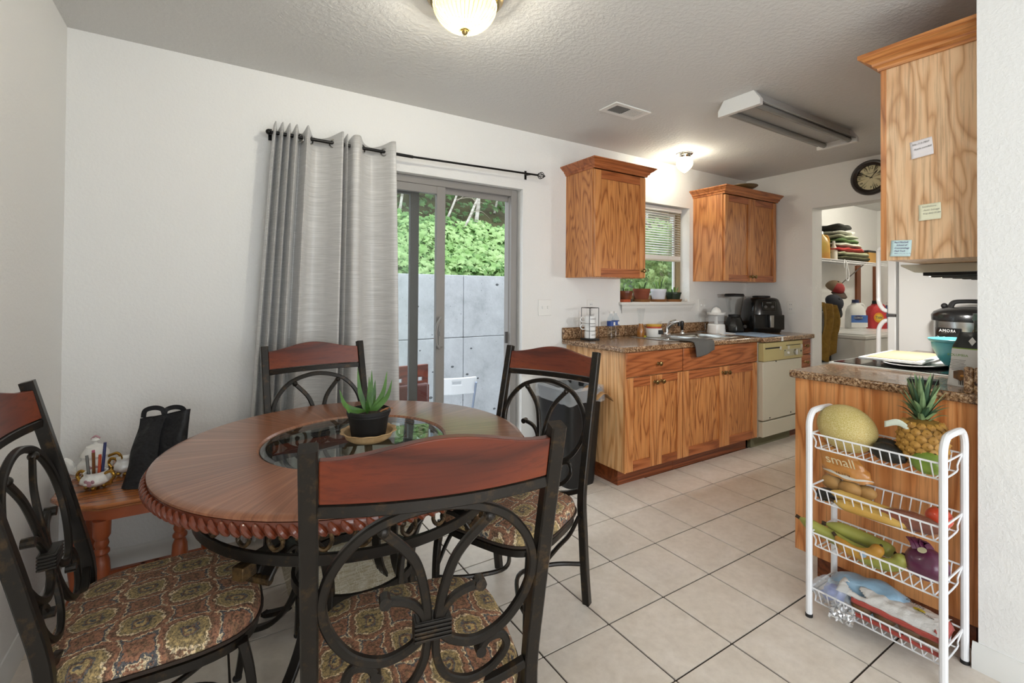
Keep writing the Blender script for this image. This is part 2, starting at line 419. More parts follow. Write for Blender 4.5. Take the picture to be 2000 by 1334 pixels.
struct(MB().box(XL, XP, -3.5, -.62, -.0045, 0).box(XR, 7.6, 1.0, D, -.0045, 0).build('floor_beyond', TILE, smooth=False))
# baseboards: stepped colonial profile
def base_prof(t=.014, h=.088): return [(0, 0), (t, 0), (t, h * .62), (t * .8, h * .68), (t * .8, h * .80), (t * .45, h * .9), (t * .35, h), (0, h)]
def baseboard(name, p0, p1, nrm):
    p0, p1, nrm = Vector(p0), Vector(p1), Vector(nrm); mb = MB(); b = base_prof()
    k = len(b); mb.v = [tuple(p + nrm * a + Vector((0, 0, z))) for p in (p0, p1) for a, z in b]
    mb.f = [(i, (i + 1) % k, k + (i + 1) % k, k + i) for i in range(k)] + [tuple(range(k)), tuple(range(2 * k - 1, k - 1, -1))]
    return struct(mb.build(name, TRIM))
baseboard('baseboard_left', (XL, -3.5, 0), (XL, D, 0), (1, 0, 0))
baseboard('baseboard_back', (XL + .014, D, 0), (.30, D, 0), (0, -1, 0))
baseboard('baseboard_back_right', (1.85, D, 0), (2.24, D, 0), (0, -1, 0))
baseboard('baseboard_right', (XP, -3.5, 0), (XP, YR + .014, 0), (-1, 0, 0))

# ---------------------------------------------------------------- sliding patio door (open) in the back wall
def frame4(x0, x1, z0, z1, y0, y1, wl, wr, wt, wb):
    return MB().box(x0, x0 + wl, y0, y1, z0, z1).box(x1 - wr, x1, y0, y1, z0, z1).box(x0 + wl, x1 - wr, y0, y1, z1 - wt, z1).box(x0 + wl, x1 - wr, y0, y1, z0, z0 + wb)
dr = bpy.data.objects.new('door_1', None); COL.objects.link(dr); dr['kind'] = 'structure'; dr['label'] = 'grey sliding patio door standing partly open behind the curtain'
m = frame4(.312, 1.828, 0, 1.981, D + .05, D + .14, .05, .05, .045, .03)
m.box(1.772, 1.785, D + .075, D + .09, .03, 1.93).box(.36, 1.78, D + .092, D + .100, 1.90, 1.94)
m.build('door_frame', GREYV, dr, bevel=.003)
p = frame4(.362, 1.115, .03, 1.936, D + .102, D + .132, .055, .057, .06, .07).build('fixed_panel', GREYD, dr, bevel=.002)
MB().box(.415, 1.06, D + .114, D + .120, .1, 1.877).build('pane', GLASS, p)
p = frame4(.535, 1.277, .03, 1.936, D + .056, D + .090, .058, .06, .05, .075).build('sliding_panel', GREYV, dr, bevel=.002)
MB().box(.592, 1.218, D + .070, D + .076, .104, 1.887).build('pane', GLASS, p)
m = MB().sweep(catmull([(1.248, D + .056, 1.09), (1.232, D + .03, 1.085), (1.208, D + .012, 1.05), (1.196, D + .008, .99), (1.204, D + .012, .93), (1.226, D + .03, .905), (1.246, D + .056, .90)], 6), rect(.02, .014, .004), (1, 0, 0))
m.build('handle', GREYV, p)
MB().box(1.232, 1.262, D + .045, D + .056, .905, 1.085).box(1.236, 1.246, D + .038, D + .046, .975, 1.005).build('latch_plate', GREYV, p, bevel=.002)
m = MB().box(1.755, 1.772, D + .075, D + .09, .90, .98).build('strike', GREYD, dr)

# ---------------------------------------------------------------- kitchen window
wn = bpy.data.objects.new('window_1', None); COL.objects.link(wn); wn['kind'] = 'structure'; wn['label'] = 'kitchen window above the sink with tan frame and white sill'
TAN = mat('tan_vinyl', '#9d8a66', .5)
frame4(2.794, 3.658, 1.19, 2.03, D + .095, D + .145, .05, .05, .045, .05).build('window_frame', TAN, wn, bevel=.003)
frame4(2.846, 3.60, 1.24, 1.98, D + .11, D + .13, .018, .018, .02, .02).build('sash', WHITE, wn, bevel=.002)
MB().box(2.862, 3.585, D + .118, D + .122, 1.258, 1.962).build('pane', GLASS, wn)
m = MB().box(2.79, 3.665, D, D + .15, 1.165, 1.186).box(2.775, 3.70, D - .035, D, 1.165, 1.186)
m.build('window_sill', TRIM, wn, bevel=.004)
pr = [(0, 0), (.012, 0), (.012, .02), (.022, .035), (.022, .055), (.03, .06), (.03, .066), (0, .066)]
m = MB(); k = len(pr)
m.v = [(x + (-1 if e else 1) * (-.022 + a) * -1, D - a, 1.099 + z) for e, x in ((0, 2.79), (1, 3.685)) for a, z in pr]
m.f = [(i, (i + 1) % k, k + (i + 1) % k, k + i) for i in range(k)] + [tuple(range(k)), tuple(range(2 * k - 1, k - 1, -1))]
m.build('apron_trim', TRIM, wn)
# venetian blind
bl = thing('venetian_blind', 'white horizontal slat blind half raised in the kitchen window', 'blind', (3.2, D + .055, 1.55))
MB().box(-.385, .40, -.018, .018, .435, .47).build('head_rail', WHITE, bl, bevel=.003)
sl = MB(); sl.grid(lambda u, v: (-.375 + .765 * u, (v - .5) * .026, .007 * (1 - (2 * v - 1) ** 2) * .3 + (v - .5) * .014), 1, 6)
slm = sl.mesh('slat', WHITE)
for i in range(18): link('slat', slm, bl, (0, 0, .06 + i * .0212), solid=.0008)
MB().box(-.375, .39, -.014, .014, .008, .045).build('stacked_slats', WHITE, bl, bevel=.002)
MB().box(-.375, .39, -.015, .015, -.005, .008).build('bottom_rail', CREAM, bl, bevel=.002)
for x in (-.25, .22): MB().tube([(x, -.014, 0), (x, -.014, .44)], .0012, 5).build('cord', WHITE, bl)
# ---------------------------------------------------------------- cabinets
knob_me = MB().lathe([(0, 0), (.011, 0), (.009, .004), (.006, .008), (.006, .014), (.013, .018), (.016, .024), (.014, .030), (.008, .033), (0, .034)], 14).xf(Matrix.Rotation(PI / 2, 4, 'X')).mesh('knob', BRASS)
def cab_door(par, x0, x1, z0, z1, y, knob=None, st=.055, t=.02, frame=OAKV, railm=OAKR, panel=OAKP):
    """framed door, front face at local y-t (facing -y)"""
    d = MB().box(x0 + st - .004, x1 - st + .004, y - t + .010, y - .002, z0 + st - .004, z1 - st + .004).build('door', panel, par)
    for a, b in ((x0, x0 + st), (x1 - st, x1)): MB().box(a, b, y - t, y, z0, z1).build('stile', frame, d, bevel=.002)
    for a, b in ((z0, z0 + st), (z1 - st, z1)): MB().box(x0 + st, x1 - st, y - t, y, a, b).build('rail', railm, d, bevel=.001)
    if knob: link('knob', knob_me, d, (knob[0], y - t, knob[1]))
    return d
def drawer(par, x0, x1, z0, z1, y, knob=None, t=.02, m=OAKR):
    d = MB().box(x0, x1, y - t, y, z0, z1).build('drawer_front', m, par, bevel=.003)
    if knob: link('knob', knob_me, d, (knob[0], y - t, knob[1]))
    return d
FY = -.576
c = thing('base_cabinet', 'oak base cabinet with one drawer and two doors at the end of the sink counter', 'cabinet', (2.242, D, 0))
MB().box(0, .562, FY, 0, .105, .878).build('carcass', OAKE, c)
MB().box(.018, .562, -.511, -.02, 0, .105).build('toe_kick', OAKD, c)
MB().box(0, .008, FY - .018, FY, .105, .878).build('face_stile', OAKV, c)
drawer(c, .009, .559, .717, .874, FY, (.306, .788))
cab_door(c, .009, .292, .108, .711, FY, (.272, .668), .062)
cab_door(c, .295, .559, .108, .711, FY, (.335, .668), .052)
c = thing('base_cabinet', 'wide oak sink base cabinet with false drawer front and two doors', 'cabinet', (2.806, D, 0))
W_ = .930
MB().box(0, W_, FY, 0, .105, .70).box(0, W_, FY, FY + .02, .70, .878).box(0, .02, FY, 0, .70, .878).box(W_ - .02, W_, FY, 0, .70, .878).build('carcass', OAKE, c)
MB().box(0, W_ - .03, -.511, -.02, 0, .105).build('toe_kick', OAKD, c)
drawer(c, .003, W_ - .012, .717, .874, FY)
cab_door(c, .003, .483, .108, .711, FY, (.455, .668), .062)
cab_door(c, .486, W_ - .012, .108, .711, FY, (.515, .665), .062)
c = thing('base_cabinet', 'narrow oak drawer cabinet right of the dishwasher', 'cabinet', (4.352, D, 0))
MB().box(0, .197, -.59, 0, .105, .868).build('carcass', OAKV, c)
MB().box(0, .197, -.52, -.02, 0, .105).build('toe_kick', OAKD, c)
for k, (a, b) in enumerate(((.733, .862), (.58, .727), (.35, .574), (.11, .344))): drawer(c, .004, .193, a, b, -.59, (.098, (a + b) / 2 + .01))
# dishwasher
c = thing('dishwasher', 'almond dishwasher with yellowed control panel under the sink counter', 'dishwasher', (3.744, D, 0))
MB().box(0, .602, -.59, -.02, .10, .866).build('tub_body', CREAM, c)
MB().box(0, .602, -.53, -.5, 0, .10).build('toe_panel', mat('olive_toe', '#7c7a60', .6), c)
MB().box(.0, .602, -.632, -.59, .240, .712).build('door_panel', CREAM, c, bevel=.004)
MB().box(.0, .602, -.632, -.59, .108, .228).build('lower_panel', CREAM, c, bevel=.004)
cp = MB().box(0, .602, -.640, -.59, .716, .864).build('control_panel', CREAMY, c, bevel=.005)
MB().box(.02, .26, -.6415, -.638, .815, .826).box(.33, .56, -.6415, -.638, .829, .834).build('vent_slot', BLACKM, cp)
MB().box(.30, .59, -.6425, -.639, .742, .80).build('control_plate', mat('pale_plate', '#b8b396', .4), cp)
for x in (.23, .355, .565): MB().box(x, x + .022, -.648, -.638, .80, .828).xf(Matrix.Identity(4)).build('latch_tab', CREAM, cp, bevel=.002)
def disc(name, x, y, z, r, h, m, par, n=16):
    return MB().lathe([(0, 0), (r, 0), (r * .92, h), (0, h)], n).xf(Matrix.Translation((x, y, z)) @ Matrix.Rotation(PI / 2, 4, 'X')).build(name, m, par)
disc('dial', .47, -.6425, .770, .026, .014, STEEL, cp); disc('button', .355, -.6425, .770, .011, .010, WHITE, cp)
MB().box(.466, .474, -.662, -.656, .748, .792).build('dial_grip', WHITE, cp)
MB().box(.305, .313, -.645, -.642, .786, .794).box(.56, .575, -.644, -.642, .766, .78).build('indicator', BLACKM, cp)
for x, z in ((.19, .708), (.10, .255), (.42, .262)): disc('screw', x, -.632, z, .006, .003, BLACKM, c, 10)
# worktops and splash
m = slab_holes(MB(), 'z', .879, .914, (2.194, 3.741), (D - .6236, D), [(2.835, 3.165, 2.275, 2.585), (3.205, 3.535, 2.275, 2.585)])
tag(m.build('worktop', GRANITE, bevel=.009), 'brown speckled laminate worktop around the steel sink', 'worktop')
tag(MB().box(3.7425, 4.548, D - .645, D, .870, .909).build('worktop', GRANITE, bevel=.009), 'brown speckled laminate worktop above the dishwasher', 'worktop')
tag(MB().box(2.194, 4.53, D - .021, D, .9145, 1.0).build('backsplash', GRANITE, bevel=.006), 'low speckled laminate backsplash strip along the sink wall', 'backsplash')
# sink
s = thing('kitchen_sink', 'stainless steel double bowl drop-in sink', 'sink', (3.185, 2.43, .914))
mb = slab_holes(MB(), 'z', .0005, .005, (-.40, .40), (-.195, .235), [(-.345, -.025, -.15, .15), (.025, .345, -.15, .15)])
mb.build('rim', STEEL, s, bevel=.002)
for x0 in (-.345, .025):
    b = MB(); b.grid(lambda u, v, x0=x0: (x0 + .16 + .16 * (1 - .12 * v) * max(-1, min(1, 1.35 * math.cos(2 * PI * u))), .15 * (1 - .12 * v) * max(-1, min(1, 1.35 * math.sin(2 * PI * u))), .003 - .165 * v), 32, 6, True)
    k = len(b.v); b.v.append((x0 + .16, 0, -.166)); b.f += [(k, i * 7 + 6, ((i + 1) % 32) * 7 + 6) for i in range(32)]
    bo = b.build('bowl', STEEL, s, solid=.002)
    MB().lathe([(0, 0), (.04, 0), (.042, .003), (.03, .004), (0, .002)], 20, (x0 + .16, 0, -.164)).build('drain', CHROME, s)
f = thing('kitchen_faucet', 'chrome single lever kitchen faucet behind the sink', 'faucet', (3.185, 2.62, .9195))
MB().lathe([(0, 0), (.032, 0), (.03, .01), (.02, .018), (.018, .05), (.0, .05)], 20).build('base', CHROME, f)
MB().tube(catmull([(0, 0, .03), (.006, -.02, .065), (.018, -.055, .095), (.03, -.10, .105)], 6), .013, 12, scale=lambda t: 1 - .25 * t).build('spout', CHROME, f)
MB().lathe([(0, 0), (.014, 0), (.014, .03), (.010, .034), (0, .034)], 14).xf(Matrix.Translation((.03, -.10, .075))).build('nozzle', BLACK, f)
MB().sweep(catmull([(.0, .0, .05), (.012, -.005, .085), (.035, -.012, .112), (.075, -.03, .122)], 5), rect(.016, .011, .004), (0, 0, 1)).build('lever', CHROME, f)
f = thing('sink_sprayer', 'black pull-out spray head beside the faucet', 'sprayer', (3.385, 2.625, .9195))
MB().lathe([(0, 0), (.022, 0), (.02, .012), (.012, .014), (.012, .03), (0, .03)], 16).build('collar', CHROME, f)
MB().lathe([(0, .03), (.010, .03), (.014, .06), (.016, .085), (.015, .102), (.008, .108), (0, .108)], 14).build('spray_head', BLACK, f)
# wall cabinets
def crown(par, x0, x1, d, z, m, h=.062, out=.058):
    """crown moulding round left, front and right; back against wall at y=0, front at y=-d"""
    pr = [(0, 0), (.008, 0), (.010, .012), (.022, .020), (.024, .030), (.040, .040), (.050, .050), (out, .054), (out, h), (0, h)]
    k = len(pr); mb = MB()
    for a, zz in pr: mb.v += [(x0 - a, 0, z + zz), (x0 - a, -d - a, z + zz), (x1 + a, -d - a, z + zz), (x1 + a, 0, z + zz)]
    for i in range(k - 1):
        for j in range(3): mb.f.append((4 * i + j, 4 * i + j + 1, 4 * i + 4 + j + 1, 4 * i + 4 + j))
    mb.f.append((4 * k - 4, 4 * k - 3, 4 * k - 2, 4 * k - 1))
    return mb.build('crown_moulding', m, par, ang=20)
c = thing('wall_cabinet', 'single door oak wall cabinet with crown left of the kitchen window', 'cabinet', (2.229, D, 1.370))
MB().box(0, .509, -.292, 0, 0, .756).build('carcass', OAKP, c)
cab_door(c, .004, .505, .004, .748, -.293, (.470, .055), .058)
crown(c, 0, .509, .312, .755, OAKR)
c = thing('wall_cabinet', 'double door oak wall cabinet in the corner above the air fryer', 'cabinet', (3.712, D, 1.370))
MB().box(0, .8235, -.292, 0, 0, .756).build('carcass', OAKV, c)
cab_door(c, .010, .408, .004, .748, -.293, (.385, .045), .055)
cab_door(c, .412, .814, .004, .748, -.293, (.437, .045), .055)
crown(c, 0, .8235, .312, .755, OAKH)
dsh = thing('serving_dish', 'small gilt and cream dish lying on top of the corner wall cabinet', 'dish', (4.02, 2.47, 2.1875))
MB().lathe([(0, .004), (.06, .004), (.10, .02), (.12, .034), (.12, .038), (.098, .025), (.06, .01), (0, .01)], 24).build('plate', mat('gilt_brown', '#6a5636', .35, .4), dsh)
MB().sweep(catmull([(-.10, 0, .03), (-.06, .01, .048), (0, 0, .052), (.06, 0, .045), (.10, 0, .03)], 5), circle(.008), (0, 0, 1)).build('rim_handle', mat('cream_glaze', '#d8d0bc', .3), dsh)
# ---------------------------------------------------------------- range run along the near wall (fronts face the aisle)
c = thing('base_cabinet', 'oak end cabinet of the range counter behind the wire rack', 'cabinet', (2.645, YR, 0), PI)
MB().box(0, .376, -.60, -.002, .105, .878).build('carcass', OAKE, c)
MB().box(.376, .381, -.625, -.002, .105, .878).build('end_panel', OAKI, c)
MB().box(0, .34, -.55, -.03, 0, .105).build('toe_kick', OAKD, c)
drawer(c, .01, .372, .717, .874, -.601, (.19, .79)); cab_door(c, .01, .372, .108, .711, -.601, (.06, .66))
tag(MB().box(2.2425, 2.643, YR + .001, 1.157, .879, .914).build('worktop', GRANITE, bevel=.009), 'speckled laminate worktop end beside the range', 'worktop')
tag(MB().box(2.244, 2.264, YR + .022, YR + .048, .9145, 1.008).box(2.244, 2.643, YR + .001, YR + .022, .9145, 1.008).build('backsplash', GRANITE, bevel=.007), 'short speckled laminate backsplash against the near wall', 'backsplash')
r = thing('kitchen_range', 'white electric range with black glass cooktop', 'stove', (3.404, YR + .002, 0), PI)
MB().box(0, .757, -.62, -.002, .03, .903).build('body', APPL, r, bevel=.003)
ck = MB().box(0, .757, -.655, -.002, .9035, .919).build('cooktop_frame', APPL, r, bevel=.003)
MB().box(.014, .743, -.638, -.07, .9195, .9225).build('cooktop_glass', mat('black_glass', '#0d0f10', .06, coat=.6), ck)
MB().box(.04, .717, -.645, -.62, .30, .80).build('oven_door', APPL, r, bevel=.006)
MB().tube([(.10, -.645, .76), (.10, -.685, .76), (.66, -.685, .76), (.66, -.645, .76)], .011, 10).build('oven_handle', APPL, r)
c = thing('base_cabinet', 'narrow oak cabinet between the range and the refrigerator', 'cabinet', (3.742, YR, 0), PI)
MB().box(0, .335, -.60, -.002, .105, .878).build('carcass', OAKV, c); MB().box(0, .335, -.55, -.03, 0, .105).build('toe_kick', OAKD, c)
cab_door(c, .01, .325, .108, .87, -.601, (.3, .66))
tag(MB().box(3.406, 3.744, YR + .001, 1.157, .879, .914).build('worktop', GRANITE, bevel=.009), 'speckled laminate worktop beside the refrigerator', 'worktop')
# refrigerator
fr = thing('refrigerator', 'white top freezer refrigerator at the end of the range counter', 'refrigerator', (4.50, YR + .01, 0), PI)
MB().box(0, .75, -.725, -.0, .03, 1.70).build('cabinet_body', APPL, fr, bevel=.006)
MB().box(.0, .75, -.735, -.725, .1, 1.69).build('gasket', mat('grey_gasket', '#8b8b88', .6), fr)
for nm, z0, z1 in (('fridge_door', .10, 1.118), ('freezer_door', 1.134, 1.70)):
    d = MB().box(0, .75, -.785, -.735, z0, z1).build(nm, APPL, fr, bevel=.008)
    h = (1.09, 1.095, .62) if z1 < 1.2 else (1.155, 1.155, 1.60)
    s_ = -1 if z1 < 1.2 else 1
    zs = h[0]
    MB().tube(catmull([(.715, -.775, zs), (.722, -.81, zs + s_ * .004), (.722, -.838, zs + s_ * .05), (.722, -.842, zs + s_ * .12), (.722, -.842, h[2] - s_ * .1), (.722, -.835, h[2] - s_ * .03), (.718, -.775, h[2])], 6), .013, 10).build('handle', WHITEG, d)
MB().box(.70, .752, -.79, -.74, 1.119, 1.133).build('hinge', GREYD, fr)
# wall cabinet over the range, hood
c = thing('wall_cabinet', 'large pale oak wall cabinet with crown and pinned notes, nearest the camera', 'cabinet', (3.40, YR, 1.397), PI)
MB().box(0, 1.104, -.29, -.002, 0, .775).build('carcass', OAKL, c)
MB().box(1.096, 1.105, -.309, -.29, 0, .775).build('face_stile', OAKV, c)
for k in range(3): cab_door(c, .004 + .365 * k, .365 * (k + 1), .004, .768, -.29, (.05 + .365 * k, .05))
crown(c, 0, 1.105, .308, .772, wood('oak_crown_warm', '#cf8c4f', '#c07a3f', '#a5622f', 'y'), .07, .06)
h = thing('range_hood', 'almond under-cabinet range hood above the cooktop', 'range hood', (3.404, YR, 1.36), PI)
m = MB(); pr = [(-.002, .036), (-.002, 0), (-.31, .0), (-.36, .030), (-.36, .036)]
m.v = [(x, y, z) for x in (.02, .757) for y, z in pr]; k = 5
m.f = [(i, (i + 1) % k, k + (i + 1) % k, k + i) for i in range(k)] + [tuple(range(k)), tuple(range(2 * k - 1, k - 1, -1))]
m.build('hood_shell', CREAM, h, bevel=.002)
m = MB().box(.06, .72, -.29, -.03, -.014, 0); m.build('filter', BLACKM, h)
MB().box(.26, .50, -.335, -.298, -.012, .004).build('added_hood_lens', mat('added_lens_glow', '#fff6e0', .4, emis='#fff2d8', estr=4), h, bevel=.003)  # added glowing lens for the fill light under the hood
area('added_hood_fill', (3.02, YR + .316, 1.343), (.2, 1, -.75), (0, 1, 0), .22, .035, 12, (1, .985, .96))  # added fill that brightens the aisle and cabinet fronts, no lit hood bulb known
for i in range(5): MB().box(.06 + i * .14, .10 + i * .14, -.28, -.04, -.02, -.012).build('grease_baffle', GREYD, h)
# pinned notes on the big cabinet end (its face is the plane x = 2.2955)
def note(name, label, y0, z0, w_, h_, rot, col, lines, ink, size):
    n = thing(name, label, 'paper note', (2.2945, y0, z0))
    n.rotation_euler = (rot, 0, 0)
    m = MB(); m.grid(lambda u, v: (-.006 * (max(0, .5 - v) ** 2) * 4 * (1 if True else 0) - .0005, .5 * w_ - u * w_, (v - .5) * h_), 6, 6)
    m.build('sheet', mat(name + '_paper_' + col, col, .8), n, solid=.0003)
    for i, (s, dx) in enumerate(lines):
        text(s, size, ink, n, ((-.0022 - .004 * max(0, (i / len(lines)) - .5), .5 * w_ - .006 - dx, h_ * (.5 - (i + .75) / (len(lines) + .6))), (0, -1, 0), (0, 0, 1)), align='LEFT', shear=.25, extrude=.0001)
INKP = mat('purple_ink', '#5a3d78', .7); INKG = mat('grey_ink', '#77736e', .7); INKL = mat('pale_pencil', '#a5a294', .7)
note('paper_note', 'white paper note stuck highest on the cabinet end', .689, 1.822, .068, .068, math.radians(-6), '#efe9ea', [('506-712-7857', 0), ('Apple.com/bill', .004), ('', 0)], INKG, .0094)
note('paper_note', 'pale yellow sticky note in the middle of the cabinet end', .665, 1.575, .066, .062, math.radians(-2), '#eceacd', [('Southshore', .004), ('Auto Salvage', .008), ('916-442-9189', .006), ('', 0)], INKL, .0092)
note('paper_note', 'light blue note with purple handwriting at the cabinet bottom edge', .754, 1.443, .066, .064, math.radians(3), '#cfe7e8', [('Paul Mitchell', .004), ('School of', .012), ('Cosmetology', .006), ('-Nail Tech', .004), ('*Manicure nails', .006)], INKP, .0088)
# ---------------------------------------------------------------- things on the sink counter
INK = mat('black_print', '#26221f', .6)
k = thing('mug_rack', 'black wire rack holding three stacked white mugs at the counter end', 'mug rack', (2.345, 2.62, .9145))
MB().box(-.05, .05, -.05, .05, 0, .012).build('base', BLACKM, k, bevel=.002)
for x, y in ((-.044, -.044), (.044, -.044), (.044, .044), (-.044, .044)): MB().tube([(x, y, .01), (x, y, .235)], .0022, 6).build('upright', BLKMET, k)
MB().tube([(-.044, -.044, .235), (.044, -.044, .235), (.044, .044, .235), (-.044, .044, .235)], .0022, 6, closed=True).build('top_ring', BLKMET, k)
for i, ws in enumerate((('LATTE',), ('ESPRESSO',), ('ESPRESSO',))):
    mg = thing('coffee_mug', ('bottom white mug in the black wire rack', 'middle white mug in the black wire rack', 'top white mug in the black wire rack')[i], 'mug', (2.345, 2.62, .9275 + i * .054), -.5, 'mugs stacked in the wire rack')
    MB().lathe([(0, 0), (.036, 0), (.040, .004), (.0415, .052), (.0385, .052), (.037, .006), (0, .006)], 24).build('cup', WHITEG, mg)
    if i: MB().tube(catmull([(-.040, 0, .043), (-.062, 0, .045), (-.070, 0, .026), (-.060, 0, .012), (-.040, 0, .012)], 5), .004, 8).build('handle', WHITEG, mg)
    a = -PI / 2 + .45
    for q, s in enumerate(ws):
        text(s, .0125, INK, mg, ((.0418 * math.cos(a), .0418 * math.sin(a), (.026 + .008 * (i > 0))), (-math.sin(a), math.cos(a), 0), (0, 0, 1)), bend=.0418)
BLUEL = mat('blue_bottle_label', '#2b4a8f', .4)
bp = [(0, .004), (.022, 0), (.029, .006), (.030, .03), (.027, .045), (.030, .06), (.028, .085), (.030, .10), (.030, .135), (.024, .16), (.013, .178), (.0125, .19)]
for i, (x, y) in enumerate(((2.535, 2.60), (2.635, 2.655))):
    b = thing('water_bottle', ('clear plastic water bottle with blue label, nearer the mugs', 'clear plastic water bottle with blue label, nearer the carafe')[i], 'bottle', (x, y, .9145), 0, 'water bottles on the counter')
    MB().lathe(bp, 20).build('bottle_body', PLASTC, b)
    MB().lathe([(.0305, .098), (.0308, .134)], 20).build('label_band', BLUEL, b)
    MB().box(-.004, .012, -.0325, -.0305, .104, .128).build('label_patch', WHITE, b)
    MB().lathe([(0, .19), (.014, .19), (.014, .204), (0, .205)], 14).build('cap', WHITE, b)
AMBER = mat('amber_liquid', '#a5671f', .25, coat=.3)
b = thing('glass_carafe', 'slim glass carafe with amber liquid behind the sink', 'carafe', (2.86, 2.605, .9145))
MB().lathe([(0, .002), (.028, .002), (.032, .01), (.032, .05), (.022, .085), (.018, .11), (.025, .17), (.033, .225)], 24).build('carafe_body', GLASSC, b)
MB().lathe([(0, .005), (.027, .005), (.030, .012), (.030, .05), (.020, .085), (.0165, .105), (0, .105)], 24).build('amber_liquid', AMBER, b)
MB().lathe([(.005, .02), (.012, .02), (.012, .03), (.005, .03)], 10, (.02, -.024, -.018)).build('yellow_sponge', mat('lemon_yellow', '#d6cc2e', .6), b)
b = thing('food_tub', 'white scoop tub with red and yellow lid rings beside the faucet', 'container', (2.93, 2.535, .9195), -.4)
MB().lathe([(0, 0), (.052, 0), (.057, .006), (.064, .068), (.060, .068), (.052, .008), (0, .008)], 28, sx=1, sy=.85).build('tub', WHITE, b)
MB().lathe([(0, .068), (.062, .068), (.062, .082), (0, .082)], 28, sx=.95, sy=.8).build('red_ring', mat('brick_red', '#b0452f', .5), b)
MB().lathe([(0, .082), (.062, .082), (.064, .088), (.063, .098), (0, .10)], 28, sx=.95, sy=.8).build('yellow_lid', mat('mustard_yellow', '#c49a35', .5), b)
MB().box(.012, .052, -.0575, -.050, .024, .056).build('window_label', BLACKM, b, bevel=.003)
b = thing('glass_jar', 'clear glass jar standing upside down between sprayer and juicer', 'jar', (3.615, 2.615, .9195))
MB().lathe([(.040, 0), (.040, .02), (.045, .03), (.045, .14), (.040, .155), (.02, .163), (0, .163)], 24).build('jar_body', GLASSC, b)
b = thing('citrus_juicer', 'white electric citrus juicer with clear jug', 'juicer', (3.80, 2.585, .910))
MB().lathe([(0, 0), (.076, 0), (.078, .01), (.072, .075), (.066, .082), (0, .082)], 28).build('motor_base', WHITEG, b)
MB().lathe([(.063, .083), (.070, .17)], 28).build('jug', FILM, b)
MB().lathe([(0, .083), (.016, .083), (.013, .15), (0, .15)], 14).build('shaft', WHITE, b)
MB().lathe([(.03, .155), (.074, .165), (.078, .185), (.07, .185), (.05, .172), (.03, .172)], 28).build('strainer_ring', WHITE, b)
MB().lathe([(.045, .178), (.04, .20), (.025, .222), (.0, .232)], 16).build('reamer', WHITE, b)
MB().tube(catmull([(-.075, 0, .175), (-.06, .0, .215), (0, 0, .24), (.06, 0, .215), (.075, 0, .175)], 5), .003, 6).build('bail', PLASTC, b)
MB().tube(catmull([(.02, -.07, .01), (.05, -.13, .004), (.0, -.18, .004), (-.08, -.14, .004), (-.10, -.10, .01)], 6), .004, 6).build('power_cord', WHITE, b)
text('BRAUN', .013, INK, b, ((.025, -.0775, .045), (.95, .3, 0), (0, 0, 1)))
b = thing('blender', 'black blender with clear glass jug and black lid', 'blender', (4.07, 2.585, .9095))
MB().lathe([(0, 0), (.092, 0), (.094, .02), (.086, .07), (.066, .12), (.055, .14), (0, .14)], 8).build('motor_base', BLACK, b, bevel=.006)
MB().lathe([(.048, .145), (.052, .16), (.078, .30), (.080, .325)], 8).build('jug', GLASSC, b, bevel=.004)
MB().lathe([(0, .14), (.05, .14), (.05, .16), (0, .165)], 20).build('jug_collar', BLACKM, b)
MB().lathe([(.0, .325), (.083, .325), (.084, .34), (.076, .352), (0, .354)], 24).build('lid', BLACKM, b)
MB().sweep(catmull([(-.075, -.01, .30), (-.105, -.02, .29), (-.105, -.02, .22), (-.075, -.01, .19)], 6), rect(.02, .014, .004), (0, 1, 0)).build('jug_handle', GLASSC, b)
disc('knob', .025, -.083, .055, .016, .014, GREYD, b)
b = thing('air_fryer', 'black egg-shaped air fryer with steel trimmed drawer handle', 'air fryer', (4.345, 2.49, .9095), -.62)
def sup(a, p=.55): c_, s_ = math.cos(a), math.sin(a); return (math.copysign(abs(c_) ** p, c_), math.copysign(abs(s_) ** p, s_))
ap = [(.135, 0), (.142, .01), (.152, .05), (.155, .11), (.150, .19), (.138, .26), (.125, .30), (.11, .312), (.09, .318)]
m = MB(); n_ = 32
for r_, z in ap:
    for i in range(n_): q = sup(2 * PI * i / n_); m.v.append((r_ * q[0], r_ * q[1], z))
for i in range(len(ap) - 1):
    for j in range(n_): m.f.append((i * n_ + j, i * n_ + (j + 1) % n_, (i + 1) * n_ + (j + 1) % n_, (i + 1) * n_ + j))
m.f += [tuple(range(n_ - 1, -1, -1)), tuple((len(ap) - 1) * n_ + j for j in range(n_))]
m.build('shell', BLACK, b, ang=50)
MB().lathe([(.06, .318), (.075, .318), (.075, .332), (.05, .336), (0, .336)], 24).build('top_vent', BLACKM, b)
MB().box(-.06, .06, -.149, -.135, .20, .285).build('control_panel', mat('gloss_black', '#0a0a0b', .08, coat=.6), b, bevel=.006)
MB().box(-.135, .135, -.158, -.14, .03, .165).build('drawer', BLACK, b, bevel=.012)
hd = MB().box(-.022, .022, -.205, -.15, .05, .165).build('drawer_handle', BLACK, b, bevel=.008)
MB().box(-.016, .016, -.209, -.204, .052, .160).build('handle_trim', STEEL, hd, bevel=.004)
for x in (-.03, .03): disc('dial', x, -.149, .235, .014, .008, GREYD, b)
text('GOURMIA', .010, mat('grey_print', '#9a9a98', .5), b, ((0, -.1495, .272), (1, 0, 0), (0, 0, 1)))
